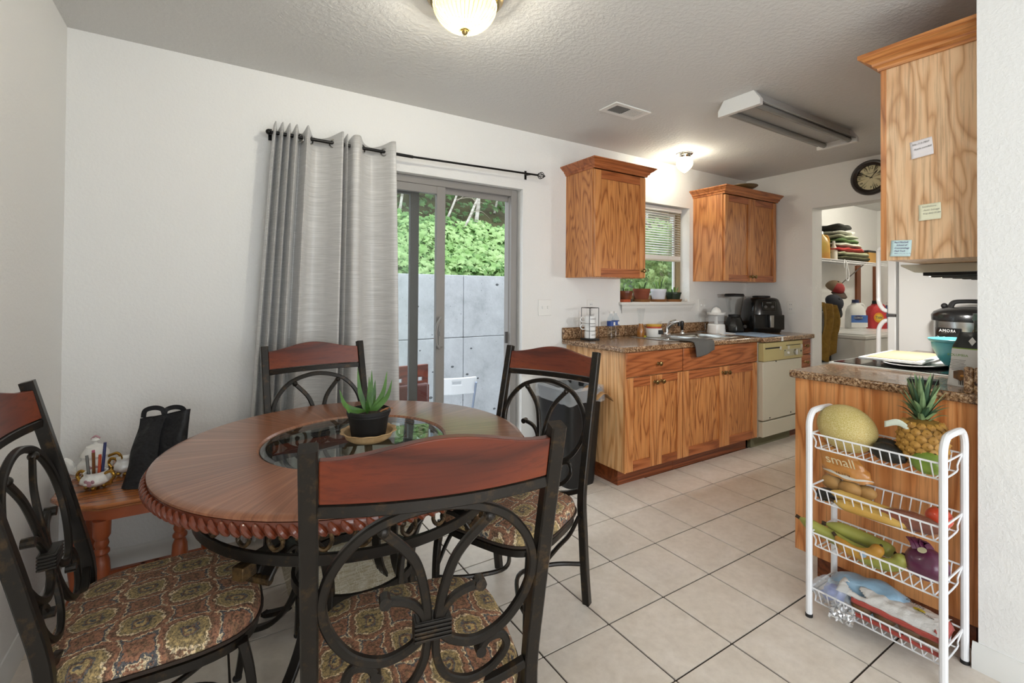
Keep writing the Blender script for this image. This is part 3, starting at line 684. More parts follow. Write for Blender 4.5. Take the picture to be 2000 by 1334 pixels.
# drying cloth, towel, latch
m = MB(); cq = [Vector((3.76, 2.14, .9115)), Vector((4.10, 2.135, .9115)), Vector((4.19, 2.47, .9115)), Vector((3.79, 2.53, .9115))]
m.grid(lambda u, v: tuple((cq[0] * (1 - u) + cq[1] * u) * (1 - v) + (cq[3] * (1 - u) + cq[2] * u) * v + Vector((0, 0, .004 * abs(noise.noise(Vector((u * 5, v * 5, 1))))))), 16, 16)
tag(m.build('drying_mat', mat('light_blue_cloth', '#93a9c4', .85, bump=(160, .3, .003)), solid=.002), 'light blue cloth spread on the worktop over the dishwasher', 'cloth')
m = MB()
prof = [(2.30, .9215), (2.22, .922), (2.15, .924), (2.128, .918), (2.124, .89), (2.124, .85), (2.126, .81)]
def tow(u, v):
    i = min(int(v * 6), 5); f_ = v * 6 - i; y = prof[i][0] * (1 - f_) + prof[i + 1][0] * f_; z = prof[i][1] * (1 - f_) + prof[i + 1][1] * f_
    e = max(0, (v - .5)) * 2; x0 = 2.86 + .035 * e; x1 = 3.10 + .005 * e
    if v > .5: z += .055 * max(0, u - .25) * e
    return (x0 + (x1 - x0) * u, y - .006 * math.sin(u * 9 + v * 3) * (v > .4) - .004, z)
m.grid(tow, 20, 24)
tag(m.build('dish_towel', mat('charcoal_terry', '#5d5c59', .95, bump=(240, .6, .004)), solid=.004), 'dark grey dish towel hanging over the sink front', 'towel')
l_ = thing('cabinet_latch', 'small white plastic latch hanging from the worktop edge above the dishwasher', 'latch', (4.0, 2.115, .872))
MB().prism([(-.014, 0), (.014, 0), (.006, .038), (-.006, .038)], ((0, 0, 0), (1, 0, 0), (0, 0, 1)), .004).build('latch_body', WHITE, l_)
# ---------------------------------------------------------------- plants and pots on the window sill
TERRA = mat('terracotta', '#8a4a32', .8, col2='#7a3f2b', nscale=14); TERRD = mat('glazed_brown', '#5f2f1c', .35, col2='#8a4a22', nscale=9); SAUC = mat('tan_saucer', '#8a5a2e', .6)
LEAFG = mat('plant_leaf_green', '#5f8a3c', .5, col2='#89ad58', nscale=12); LEAFD = mat('plant_leaf_dark', '#3d5c30', .5)
def sill_pot(name, label, x, r, h, m, sq=False, plants=6, ph=.06, saucer=SAUC):
    t = thing(name, label, 'plant pot', (x, D + .045, 1.1865), 0, 'pots on the kitchen window sill')
    if saucer: MB().lathe([(0, 0), (r * .95, 0), (r * 1.12, .022), (r * 1.06, .022), (r * .9, .006), (0, .006)], 24).build('saucer', saucer, t)
    z = .0065
    MB().lathe([(0, z), (r * .74, z), (r * .95, z + h * .8), (r, z + h * .8), (r, z + h), (r * .93, z + h), (r * .9, z + h * .88), (0, z + h * .88)], 24).build('pot', m, t)
    MB().lathe([(r * .9, z + h * .89), (0, z + h * .9)], 16).build('soil', SOIL, t)
    for i in range(plants):
        a = random.uniform(0, 2 * PI); L = ph * random.uniform(.7, 1.2); tilt = random.uniform(.15, .6); d_ = Vector((math.cos(a) * tilt, math.sin(a) * tilt * .5, 1)).normalized()
        b0 = Vector((math.cos(a) * r * .3, math.sin(a) * r * .3, z + h * .9))
        MB().sweep(catmull([b0, b0 + d_ * L * .5, b0 + d_ * L + Vector((0, 0, -.01))], 4), rect(.016, .002), (math.cos(a), math.sin(a), 0), scale=lambda q: max(.08, math.sin(PI * (.15 + .85 * q)) ** .8)).build('leaf', LEAFG if i % 2 else LEAFD, t)
    return t
sill_pot('plant_pot', 'brown glazed pot at the left end of the window sill', 2.90, .058, .085, TERRD, plants=3, ph=.05, saucer=mat('dark_saucer', '#40342c', .6))
sill_pot('plant_pot', 'ribbed terracotta pot second from left on the sill', 3.09, .072, .105, TERRA, plants=5, ph=.08)
sill_pot('plant_pot', 'plain white pot on the window sill', 3.30, .068, .105, mat('white_glazed_pot', '#d8dbe2', .35), plants=6, ph=.11)
sill_pot('plant_pot', 'dark green pot at the right end of the window sill', 3.50, .068, .078, mat('dark_green_plastic', '#22301f', .45), plants=6, ph=.06)
tag(MB().box(-.04, .04, -.02, .02, 0, .022).build('orange_box', mat('orange_card', '#b0512a', .6), loc=(2.84, D - .012, 1.1865), bevel=.003), 'tiny orange box on the left end of the window sill', 'box')
sh = thing('seashell', 'small pale shell at the right end of the window sill', 'shell', (3.625, D + .01, 1.1865))
MB().ball((0, 0, .012), .018, 12, 8, 1, .8, .66).jitter(.003, 60).build('shell_body', mat('pale_shell', '#d9d3cb', .5), sh)
# ---------------------------------------------------------------- wall plates
def plate(label, M, kind):
    t = thing('light_switch' if kind == 'switch' else 'wall_outlet', label, 'switch' if kind == 'switch' else 'outlet'); t.matrix_world = M
    MB().box(-.058 if kind != 'single' else -.036, .058 if kind != 'single' else .036, -.006, 0, -.058, .058).build('cover_plate', WHITE, t, bevel=.003)
    if kind == 'switch':
        for x in (-.023, .023): MB().box(x - .005, x + .005, -.016, -.006, -.008, .012).build('toggle', WHITEG, t, bevel=.002)
    else:
        for z in (-.021, .021):
            MB().box(-.017, .017, -.0085, -.006, z - .014, z + .014).build('socket', WHITEG, t, bevel=.002)
            MB().box(-.0085, -.0060, -.0088, -.0084, z - .004, z + .006).box(.0060, .0085, -.0088, -.0084, z - .004, z + .006).build('slot', BLACKM, t)
    return t
plate('double toggle light switch on the wall right of the patio door', Matrix.Translation((2.036, D, 1.15)), 'switch')
plate('white outlet behind the mug rack', Matrix.Translation((2.475, D, 1.148)), 'single')
plate('double switch plate between window and corner cabinet', Matrix.Translation((3.845, D, 1.15)), 'switch')
plate('white outlet on the far wall beside the laundry opening', Matrix.Translation((XR, 2.325, 1.143)) @ Matrix.Rotation(-PI / 2, 4, 'Z'), 'single')
# ---------------------------------------------------------------- clock on the far wall
ck = thing('wall_clock', 'round dark framed wall clock with cream dial', 'clock'); ck.matrix_world = Matrix.Translation((XR - .001, 1.690, 2.218)) @ Matrix.Rotation(-PI / 2, 4, 'Z')
RX = Matrix.Rotation(PI / 2, 4, 'X')
MB().lathe([(.099, .010), (.102, .022), (.112, .026), (.120, .034), (.132, .036), (.140, .028), (.144, .012), (.142, 0), (.099, 0)], 48).xf(RX).build('clock_frame', mat('dark_walnut_frame', '#2a211b', .35, coat=.2), ck)
MB().lathe([(0, .008), (.1, .008)], 40).xf(RX).build('dial', mat('cream_dial', '#d9cfa8', .6), ck)
for i in range(1, 13):
    a = PI / 2 - i * PI / 6; R_ = .078
    text(str(i), .03, INK, ck, ((R_ * math.cos(a), -.0085, R_ * math.sin(a)), (math.cos(a - PI / 2), 0, math.sin(a - PI / 2)), (math.cos(a), 0, math.sin(a))), name='numeral', extrude=.0004, shear=.1)
for i in range(12):
    a = i * PI / 6; MB().ball((.095 * math.cos(a), -.009, .095 * math.sin(a)), .0016, 6, 4).build('minute_mark', INK, ck)
def hand(name, ang, L, w_): 
    d_ = Vector((math.cos(ang), 0, math.sin(ang))); n_ = Vector((-math.sin(ang), 0, math.cos(ang)))
    pts = [d_ * -.012 - n_ * w_ * .4, d_ * L * .55 - n_ * w_ * .5, d_ * L * .72 - n_ * w_, d_ * L, d_ * L * .72 + n_ * w_, d_ * L * .55 + n_ * w_ * .5, d_ * -.012 + n_ * w_ * .4]
    m = MB(); m.v = [tuple(q + Vector((0, -.0115, 0))) for q in pts]; m.f = [tuple(range(7))]; m.build(name, INK, ck, solid=.001)
hand('hour_hand', PI / 2 - (9.95) * PI / 6, .048, .005); hand('minute_hand', PI / 2 - 1.35 * PI / 6, .075, .004); hand('second_hand', PI / 2 - 2.6 * PI / 6, .08, .0012)
text('STERLING & NOBLE', .008, INK, ck, ((0, -.0085, .035), (1, 0, 0), (0, 0, 1)))
# ---------------------------------------------------------------- ceiling fixtures
def lampglass(name):
    t = NT(name); t.n.remove(t.b)
    tr = t.add('ShaderNodeBsdfTransparent'); tr.inputs[0].default_value = (.98, .95, .85, 1)
    tl = t.add('ShaderNodeBsdfTranslucent'); tl.inputs[0].default_value = (1, .95, .80, 1)
    df = t.add('ShaderNodeBsdfDiffuse'); df.inputs[0].default_value = (.85, .80, .62, 1)
    gl = t.add('ShaderNodeBsdfGlossy'); gl.inputs['Roughness'].default_value = .1
    m1 = t.add('ShaderNodeMixShader'); m1.inputs[0].default_value = .03; t.link(tr.outputs[0], m1.inputs[1]); t.link(tl.outputs[0], m1.inputs[2])
    m0 = t.add('ShaderNodeMixShader'); m0.inputs[0].default_value = .04; t.link(m1.outputs[0], m0.inputs[1]); t.link(df.outputs[0], m0.inputs[2])
    fr = t.add('ShaderNodeFresnel'); fr.inputs[0].default_value = 1.5
    m2 = t.add('ShaderNodeMixShader'); t.link(fr.outputs[0], m2.inputs[0]); t.link(m0.outputs[0], m2.inputs[1]); t.link(gl.outputs[0], m2.inputs[2])
    t.link(m2.outputs[0], t.out.inputs[0]); return t.m
t = thing('ceiling_dome_light', 'ribbed glass dome ceiling light with brass rim over the table', 'ceiling light', (.80, 1.605, ZC))
MB().lathe([(0, 0), (.145, 0), (.15, -.006), (.142, -.018), (.146, -.026), (.134, -.036), (.13, -.046), (.11, -.046)], 48).build('brass_rim', BRASSL, t)
m = MB(); nr = 48
def dome(u, v):
    a = 2 * PI * u; th = v * PI / 2 * .97; r_ = .118 * math.cos(th); z = -.042 - .105 * math.sin(th)
    k_ = 1 + .026 * math.cos(nr * a) * (1 if .04 < v < .93 else 0); return (r_ * k_ * math.cos(a), r_ * k_ * math.sin(a), z)
m.grid(dome, nr * 4, 14, True); m.build('ribbed_glass', lampglass('ribbed_lamp_glass'), t, ang=80)
m = MB()
RIBG = mat('yellowed_rib_glass', '#d8c98f', .15, coat=.5)
for k_ in range(40):
    a = 2 * PI * k_ / 40
    m.tube([(.1215 * math.cos(q) * math.cos(a), .1215 * math.cos(q) * math.sin(a), -.042 - .108 * math.sin(q)) for q in [.06 + 1.36 * i / 12 for i in range(13)]], .0016, 4, scale=lambda q: 1.1 - .5 * q)
m.build('prismatic_ribs', RIBG, t)
MB().lathe([(.1195, -.040), (.122, -.046), (.121, -.052), (.118, -.05)], 48).build('glass_lip', RIBG, t)
MB().lathe([(0, -.162), (.006, -.162), (.011, -.156), (.012, -.148), (.018, -.146), (.018, -.142), (0, -.142)], 16).build('finial', BRASSL, t)
def point(name, loc, watts, r_, col): 
    l = bpy.data.lights.new(name, 'POINT'); l.energy = watts; l.shadow_soft_size = r_; l.color = col; o = bpy.data.objects.new(name, l); COL.objects.link(o); o.location = loc; return o
point('dome_bulb', (.80, 1.605, ZC - .085), 15, .03, (1, .985, .95))
t = thing('ceiling_globe_light', 'small lit teardrop globe ceiling light above the sink', 'ceiling light', (3.229, 2.486, ZC))
MB().lathe([(0, 0), (.062, 0), (.064, -.008), (.05, -.02), (.046, -.036), (.0, -.036)], 28).build('canopy', CHROME, t)
m = MB(); nr2 = 16
def tear(u, v):
    a = 2 * PI * u; zz = v; r_ = .068 * math.sin(PI * min(1, .16 + zz * .84)) ** .75 * (1 - .12 * zz); r_ = max(r_, .0008)
    k_ = 1 + .03 * math.cos(nr2 * a) * math.sin(PI * v); return (r_ * k_ * math.cos(a), r_ * k_ * math.sin(a), -.034 - .125 * zz)
m.grid(tear, nr2 * 4, 14, True); m.build('glass_globe', lampglass('lit_lamp_glass'), t, ang=80)
m = MB()
for k_ in range(16): m.tube([tear((k_ + .5) / 16, .05 + .9 * i / 10) for i in range(11)], .0012, 4)
m.build('globe_ribs', RIBG, t)
point('globe_bulb', (3.229, 2.486, ZC - .09), 5, .025, (1, .97, .91))
# fluorescent fixture (off)
t = thing('fluorescent_fixture', 'unlit two-tube fluorescent ceiling fixture in the kitchen', 'ceiling light', (3.14, 1.59, ZC))
LAM = mat('grey_lens_acrylic', '#a4a39f', .25)
for x in (-.605, .570):
    MB().prism([(-.128, -.088), (.128, -.088), (.128, -.055), (.092, 0), (-.092, 0), (-.128, -.055)], ((x, 0, 0), (0, 1, 0), (0, 0, 1)), .03).build('end_cap', WHITE, t, bevel=.002)
MB().box(-.58, .575, -.085, .085, -.05, 0).build('ballast_housing', mat('grey_enamel', '#b5b4b0', .4), t)  # housing in plain grey enamel
m = MB()
for s in (-1, 1): m.grid(lambda u, v, s=s: (-.58 + 1.155 * u, s * (.088 + .034 * v), -.05 + .0 * v - .012 * v), 1, 4)
m.build('reflector_wing', LAM, t, solid=.003)
for y in (-.078, .078): MB().tube([(-.577, y, -.066), (.572, y, -.066)], .017, 14).build('tube', mat('dark_tube', '#8d8c88', .2), t)
# ceiling vent
t = thing('ceiling_vent', 'white louvred air register in the kitchen ceiling', 'vent', (2.165, 2.105, ZC))
slab_holes(MB(), 'z', -.008, -.0005, (-.15, .15), (-.075, .075), [(-.115, .115, -.045, .045)]).build('frame', WHITE, t, bevel=.002)
MB().box(-.115, .115, -.045, .045, -.001, -.0004).build('dark_throat', BLACKM, t)
for i in range(9): MB().box(-.115 + i * .0128, -.113 + i * .0128, -.045, .045, -.009, -.002).build('louvre', GREYV, t)
for i in range(9):
    MB().box(.002 + i * .0128, .0105 + i * .0128, -.045, .045, -.0075, -.006).build('louvre', WHITE, t)
# ---------------------------------------------------------------- curtain and rod
def curtain_mat():
    t = NT('silver_slub_satin'); v = t.coord((3.5, 3.5, 190)); n = t.noise(v, 1.6, 4, .7); v2 = t.coord((9, 9, 420)); n2 = t.noise(v2, 1.3, 3, .6)
    a = t.ramp(n.outputs[0], [(.3, lin('#b4b2af')), (.5, lin('#c6c4c1')), (.7, lin('#dcdad7'))]); b_ = t.ramp(n2.outputs[0], [(.3, (.82, .82, .82, 1)), (.6, (1, 1, 1, 1))])
    t.link(t.mix(.8, a, b_, 'MULTIPLY'), t.b.inputs['Base Color']); t.set(Roughness=.38); t.b.inputs['Sheen Weight'].default_value = .3; t.bump(n2.outputs[0], .12, .002); return t.m
YC = D - .085
cp = [(.258, .0), (.266, -.04), (.280, .04), (.297, -.045), (.313, .04), (.330, -.045), (.346, .04), (.362, -.045), (.380, .02), (.393, .045), (.404, 0), (.414, -.052), (.432, -.01), (.452, .035), (.485, .045), (.53, .02), (.572, -.035), (.592, -.05), (.604, .03), (.616, -.042), (.630, .03), (.645, -.03), (.660, -.045), (.685, -.04), (.715, .015), (.765, .045), (.815, .015), (.855, -.04), (.880, -.048)]
cq_ = catmull([(a, b_, 0) for a, b_ in cp], 5)
def curt(u, v):
    i = min(int(u * (len(cq_) - 1)), len(cq_) - 2); f_ = u * (len(cq_) - 1) - i; q = cq_[i].lerp(cq_[i + 1], f_)
    s = (1 - v) ** .9; xl = .258 - .115 * s; xr = .880 + .048 * s
    x = xl + (q.x - .258) / (.880 - .258) * (xr - xl)
    zt = 2.098 - .32 * q.y; z = .03 + (zt - .03) * v
    y = YC + q.y * (.85 + .15 * v + .18 * s) + .006 * math.sin(v * 7 + q.x * 20) * s
    return (x, y, z)
m = MB().grid(curt, len(cq_) - 1, 26)
cu = thing('curtain', 'silver grey grommet curtain drawn to the left of the patio door', 'curtain', (0, 0, 0))
m.build('curtain_panel', curtain_mat(), cu, solid=.0015, ang=80)
for x, sl_ in ((.383, 1), (.432, -1), (.548, 1), (.706, -1), (.828, 1)):
    R_ = .021; d_ = Vector((.75, -.66 * sl_, 0)).normalized()
    MB().tube([Vector((x, YC, 2.055)) + d_ * R_ * math.cos(a) + Vector((0, 0, R_ * math.sin(a))) for a in [2 * PI * i / 20 for i in range(20)]], .0045, 8, closed=True).build('grommet', STEEL, cu)
cr = thing('curtain_rod', 'thin black curtain rod with cage finial above the patio door', 'curtain rod', (0, 0, 0))
MB().tube([(.235, YC, 2.062), (1.0, YC, 2.056)], .009, 10).build('thick_tube', BLKMET, cr)
MB().tube([(.98, YC, 2.056), (1.905, YC, 2.074)], .0065, 10).build('thin_tube', BLKMET, cr)
for x, z in ((.25, 2.062), (1.86, 2.073)):
    MB().tube([(x, YC, z), (x, D - .004, z + .012)], .005, 8).box(x - .008, x + .008, D - .005, D - .0005, z - .02, z + .04).build('bracket', BLKMET, cr)
for k_ in range(6):
    a = k_ * PI / 3
    MB().tube(catmull([(1.905, YC, 2.074), (1.925, YC + .02 * math.cos(a), 2.0745 + .02 * math.sin(a)), (1.945, YC + .02 * math.cos(a), 2.075 + .02 * math.sin(a)), (1.965, YC, 2.075)], 4), .0028, 6).build('finial_wire', BLKMET, cr)
MB().ball((1.966, YC, 2.075), .006, 8, 6).ball((.236, YC, 2.062), .014, 10, 8).build('finial_tip', BLKMET, cr)
# ---------------------------------------------------------------- dining table
TX, TY, TZ = .440, 1.706, .742
t = thing('dining_table', 'round cherry dining table with glass centre and scrolled bronze base', 'table', (TX, TY, 0))
def table_wood():
    m_ = NT('cherry_radial_veneer'); tc = m_.add('ShaderNodeTexCoord'); sx = m_.add('ShaderNodeSeparateXYZ'); m_.link(tc.outputs['Object'], sx.inputs[0])
    at = m_.add('ShaderNodeMath', operation='ARCTAN2'); m_.link(sx.outputs[1], at.inputs[0]); m_.link(sx.outputs[0], at.inputs[1])
    ln = m_.add('ShaderNodeVectorMath', operation='LENGTH'); m_.link(tc.outputs['Object'], ln.inputs[0])
    sc_ = m_.add('ShaderNodeMath', operation='MULTIPLY'); m_.link(at.outputs[0], sc_.inputs[0]); sc_.inputs[1].default_value = 20 / (2 * PI)
    fl = m_.add('ShaderNodeMath', operation='FLOOR'); m_.link(sc_.outputs[0], fl.inputs[0])
    wn_ = m_.add('ShaderNodeTexWhiteNoise', noise_dimensions='1D'); m_.link(fl.outputs[0], wn_.inputs['W'])
    cb = m_.add('ShaderNodeCombineXYZ'); m_.link(at.outputs[0], cb.inputs[0]); m_.link(ln.outputs['Value'], cb.inputs[1]); m_.link(wn_.outputs[0], cb.inputs[2])
    mp = m_.add('ShaderNodeMapping'); mp.inputs['Scale'].default_value = (26, 2.4, 9); m_.link(cb.outputs[0], mp.inputs[0])
    n = m_.noise(mp.outputs[0], 1.5, 5, .6, .4)
    c_ = m_.ramp(n.outputs[0], [(.3, lin('#74472f')), (.5, lin('#8d5b40')), (.7, lin('#a87555'))])
    k_ = m_.ramp(wn_.outputs[0], [(0, (.80, .80, .80, 1)), (1, (1.12, 1.08, 1.05, 1))])
    m_.link(m_.mix(1.0, c_, k_, 'MULTIPLY'), m_.b.inputs['Base Color']); m_.set(Roughness=.3); m_.b.inputs['Coat Weight'].default_value = .35; m_.b.inputs['Coat Roughness'].default_value = .12; return m_.m
top = MB().lathe([(.305, TZ - .030), (.305, TZ - .006), (.312, TZ), (.569, TZ), (.582, TZ - .002), (.590, TZ - .006), (.590, TZ - .012), (.582, TZ - .015), (.577, TZ - .030)], 96).build('table_top', table_wood(), t, ang=30)
MB().lathe([(.573, TZ - .0155), (.587, TZ - .0155), (.591, TZ - .021), (.592, TZ - .033), (.588, TZ - .046), (.581, TZ - .050), (.557, TZ - .050), (.557, TZ - .030)], 96).build('edge_band', CHERRYR, t)
gm = MB(); gm.sweep(catmull([(.591, -.011, .015), (.595, -.006, .008), (.597, .001, .0), (.594, .008, -.009), (.589, .011, -.015)], 4), circle(.0088, 8), (1, 0, 0), scale=lambda q: max(.15, math.sin(PI * (.06 + .88 * q)) ** .6))
gme = gm.mesh('gadroon', CHERRYR)
NG = 132
for i in range(NG): link('gadroon', gme, t, (0, 0, TZ - .033), (0, 0, 2 * PI * i / NG))
MB().lathe([(0, TZ - .012), (.302, TZ - .012), (.302, TZ - .005), (.296, TZ - .003), (.285, TZ - .002), (0, TZ - .002)], 72).build('glass_inset', GLASST, t)
MB().lathe([(.296, TZ - .024), (.308, TZ - .024), (.308, TZ - .013), (.296, TZ - .013)], 72).build('glass_rebate', mat('dark_cherry', '#3c1a10', .4), t)
RB = .478
ring = [(RB * math.cos(a), RB * math.sin(a), .580) for a in [2 * PI * i / 72 for i in range(72)]]
MB().sweep(ring, rect(.012, .030, .002), (0, 0, 1), closed=True).build('lower_ring', BRONZE, t)
MB().sweep([(x, y, .680) for x, y, z in ring], rect(.014, .012), (0, 0, 1), closed=True).build('upper_ring', BRONZE, t)
def onring(a, z): return Vector((RB * math.cos(a), RB * math.sin(a), z))
def ringpath(pts, a0): return catmull([onring(a0 + 1.2 * s_ / RB, .632 + 1.3 * z) for s_, z in pts], 5)
NS = 14
for i in range(NS):
    a0 = 2 * PI * (i + .3) / NS
    for sgn in (1, -1):
        pts = [(sgn * .004, .0), (sgn * .010, .024), (sgn * .034, .033), (sgn * .060, .018), (sgn * .066, -.008), (sgn * .052, -.022), (sgn * .036, -.014), (sgn * .036, .004)]
        m = MB().tube(ringpath(pts, a0), .0058, 7)
        e = onring(a0 + 1.2 * sgn * .036 / RB, .638); m.ball(e, .010, 10, 7); m.build('scroll', BRONZEG, t)
    m = MB().tube(ringpath([(-.004, .0), (-.006, -.022)], a0), .005, 6); 
for q in range(4):
    ang = math.radians(222 + 90 * q); er = Vector((math.cos(ang), math.sin(ang), 0)); et = Vector((-math.sin(ang), math.cos(ang), 0))
    def rp(r_, z, o=0): return er * r_ + et * o + Vector((0, 0, z))
    MB().sweep([rp(.485, .565), rp(.485, .530)], rect(.045, .034), tuple(et)).build('leg_block', BRONZEG, t, bevel=.002)
    for o in (-.038, .038):
        MB().sweep(catmull([rp(.435, .498, o * .5), rp(.400, .535, o * .6), rp(.340, .548, o * .7), rp(.270, .515, o * .8), rp(.215, .43, o), rp(.195, .30, o), rp(.225, .17, o), rp(.30, .07, o * 1.1), rp(.40, .02, o * 1.2), rp(.43, .015, o * 1.2)], 5), rect(.034, .016, .003), tuple(er + Vector((0, 0, .2))), scale=lambda q_: 1.0).build('leg', BRONZE, t)
    MB().sweep([rp(.435, .498, -.034), rp(.435, .498, .034)], circle(.013, 10), (0, 0, 1)).build('leg_scroll', BRONZEG, t)
    MB().sweep(catmull([rp(.48, .572), rp(.43, .562), rp(.34, .560), rp(.22, .56), rp(.05, .56)], 5), rect(.03, .012), tuple(Vector((0, 0, 1)))).build('cross_arm', BRONZE, t)
    MB().ball(rp(.43, .010), .0095, 8, 6).build('glide', BLACKM, t)
MB().sweep([(.2 * math.cos(a), .2 * math.sin(a), .30) for a in [2 * PI * i / 40 for i in range(40)]], rect(.012, .03), (0, 0, 1), closed=True).build('base_ring', BRONZE, t)

# ---------------------------------------------------------------- chairs
def yb(z): return .0475 - .1347 * (z - .45) / .5565
def bp_(x, z, off=0): return Vector((x, yb(z) + off - .018 * (1 - (x / .2) ** 2) * 0, z))
def make_chair(label, loc, rot):
    c = thing('dining_chair', label, 'chair', loc, rot, 'dining chairs around the table')
    P2 = rect(.030, .030, .003)
    for s in (-1, 1):
        MB().sweep(catmull([(s * .219, -.004, 0), (s * .219, .018, .14), (s * .219, .036, .30), (s * .219, .0475, .45), (s * .219, yb(.62) + .006, .62), (s * .219, yb(.8) + .004, .80), (s * .219, yb(1.0065), 1.0065)], 5), P2, (0, 1, .05)).build('rear_leg', BRONZE, c)
        MB().sweep(catmull([(s * .205, .418, 0), (s * .205, .432, .12), (s * .205, .425, .28), (s * .20, .405, .38)], 5), rect(.026, .022, .003), (0, 1, .05), scale=lambda q: .85 + .25 * q).build('front_leg', BRONZE, c)
        MB().lathe([(0, -.0), (.013, 0), (.014, .006), (.009, .012), (0, .012)], 12, (s * .205, .417, 0)).build('glide', BLACKM, c)
        MB().sweep(catmull([(s * .205, .03, .17), (s * .11, .09, .165), (s * .035, .21, .162), (s * .11, .34, .165), (s * .20, .42, .17)], 6), circle(.0085, 8), (0, 0, 1)).build('stretcher', BRONZE, c)
        MB().sweep(catmull([(s * .21, .06, .37), (s * .212, .14, .335), (s * .21, .24, .325), (s * .207, .34, .30), (s * .204, .42, .22)], 6), circle(.008, 8), (0, 0, 1)).build('side_brace', BRONZE, c)
        # fleur bars, curls, lower scrolls
        def pl(pts, k_=6): return catmull([bp_(s * a, z, -.002) for a, z in pts], k_)
        m = MB().sweep(pl([(.009, .61), (.016, .68), (.040, .765), (.096, .832)]), rect(.018, .013, .003), (0, 1, 0)); m.ball(bp_(s * .097, .834), .012, 10, 8); m.build('fleur_bar', BRONZE, c)
        m = MB().sweep(pl([(.012, .61), (.020, .645), (.045, .675), (.088, .689)]), rect(.016, .013, .003), (0, 1, 0)); m.sweep([bp_(s * .090, .689, -.012), bp_(s * .090, .689, .012)], circle(.0115, 10), (0, 0, 1)); m.build('fleur_curl', BRONZE, c)
        m = MB().sweep(pl([(.008, .60), (.012, .54), (.035, .488), (.082, .464), (.130, .480), (.158, .522), (.146, .556), (.118, .553), (.104, .532)], 6), rect(.016, .014, .003), (0, 1, 0)); m.sweep([bp_(s * .103, .528, -.011), bp_(s * .103, .528, .011)], circle(.011, 10), (0, 0, 1)); m.build('lower_scroll', BRONZE, c)
    # seat cushion: rounded D plan, domed
    def outline(k_, n=48):
        o = []
        for i in range(n):
            a = 2 * PI * i / n; cx_, sy_ = math.cos(a), math.sin(a); p = .52
            x = math.copysign(abs(cx_) ** p, cx_); y = math.copysign(abs(sy_) ** (p if sy_ < 0 else .70), sy_)
            o.append((x * .228 * k_ * (1 + .04 * y), .235 + y * .222 * k_))
        return o
    m = MB(); n = 48
    lv = [(.93, .387), (.985, .393), (1.0, .407), (.995, .423), (.965, .437), (.90, .446), (.75, .453), (.5, .458), (.25, .460)]
    for k_, z in lv: m.v += [(x, y, z) for x, y in outline(k_)]
    for i in range(len(lv) - 1):
        for j in range(n): m.f.append((i * n + j, i * n + (j + 1) % n, (i + 1) * n + (j + 1) % n, (i + 1) * n + j))
    m.v.append((0, .235, .461)); e = len(m.v) - 1; b_ = (len(lv) - 1) * n
    m.f += [(b_ + j, b_ + (j + 1) % n, e) for j in range(n)]; m.f.append(tuple(range(n - 1, -1, -1)))
    st = m.build('seat', FABRIC, c, ang=60)
    MB().sweep([(x, y, .402) for x, y in outline(1.012)], circle(.0045, 6), (0, 0, 1), closed=True).build('piping', mat('dark_piping', '#33271f', .8), st)
    MB().sweep([(x, y, .376) for x, y in outline(.955)], rect(.014, .022), (0, 0, 1), closed=True).build('seat_frame', BRONZE, c)
    # crest rail
    m = MB(); nx = 24
    def crest(u, v, off):
        s_ = 2 * u - 1; x = .203 * s_; bow = -.030 * (1 - s_ * s_); zt = .984 + .030 * (math.cos(s_ * PI) * .5 + .5); zb = .907
        z = zb + (zt - zb) * v; return (x, yb(z) + bow + off, z)
    pf = [crest(i / nx, j / 5, -.011) for i in range(nx + 1) for j in range(6)]; pb = [crest(i / nx, j / 5, .011) for i in range(nx + 1) for j in range(6)]
    N_ = len(pf); m.v = pf + pb
    for i in range(nx):
        for j in range(5):
            a = i * 6 + j; m.f.append((a, a + 1, a + 7, a + 6)); m.f.append((N_ + a, N_ + a + 6, N_ + a + 7, N_ + a + 1))
        m.f.append((i * 6 + 5, N_ + i * 6 + 5, N_ + i * 6 + 11, i * 6 + 11)); m.f.append((i * 6, i * 6 + 6, N_ + i * 6 + 6, N_ + i * 6))
    for j in range(5): m.f.append((j, N_ + j, N_ + j + 1, j + 1)); q = nx * 6 + j; m.f.append((q, q + 1, N_ + q + 1, N_ + q))
    m.build('crest_rail', CHERRY, c, bevel=.002)
    MB().sweep([(.205 * s_, yb(.893) - .030 * (1 - s_ * s_), .893) for s_ in [i / 12 - 1 for i in range(25)]], rect(.020, .022, .002), (0, 0, 1)).build('back_rail', BRONZE, c)
    MB().sweep(catmull([(-.206, yb(.468), .468), (-.15, yb(.446), .446), (-.08, yb(.431), .431), (0, yb(.426), .426), (.08, yb(.431), .431), (.15, yb(.446), .446), (.206, yb(.468), .468)], 5), rect(.018, .02, .002), (0, 1, 0)).build('lower_rail', BRONZE, c)
    h = [(.012, .605), (.040, .572), (.092, .556), (.148, .584), (.188, .648), (.198, .718), (.172, .788), (.108, .846), (0, .871)]
    MB().sweep(catmull([bp_(-a, z) for a, z in h] + [bp_(a, z) for a, z in h[-2::-1]], 6), rect(.018, .016, .003), (0, 1, 0)).build('back_ring', BRONZE, c)
    cl = MB().box(-.033, .033, yb(.61) - .015, yb(.61) + .015, .592, .632).build('clasp', BRONZE, c, bevel=.002)
    for k_ in range(5): MB().box(-.036, .036, yb(.61) - .018, yb(.61) + .018, .5945 + k_ * .0078, .5995 + k_ * .0078).build('clasp_band', BRONZE, cl, bevel=.001)
    return c
ch = make_chair('bronze and cherry dining chair in front with its back to the camera', (.3668, .8512, 0), math.radians(-12.85))
dup(ch, (1.2106, 1.6628, 0), math.radians(113.55), 'bronze and cherry dining chair right of the table near the bin')
fc = dup(ch, (.4300, 2.320, 0), math.radians(187.5), 'bronze and cherry dining chair behind the table against the curtain')
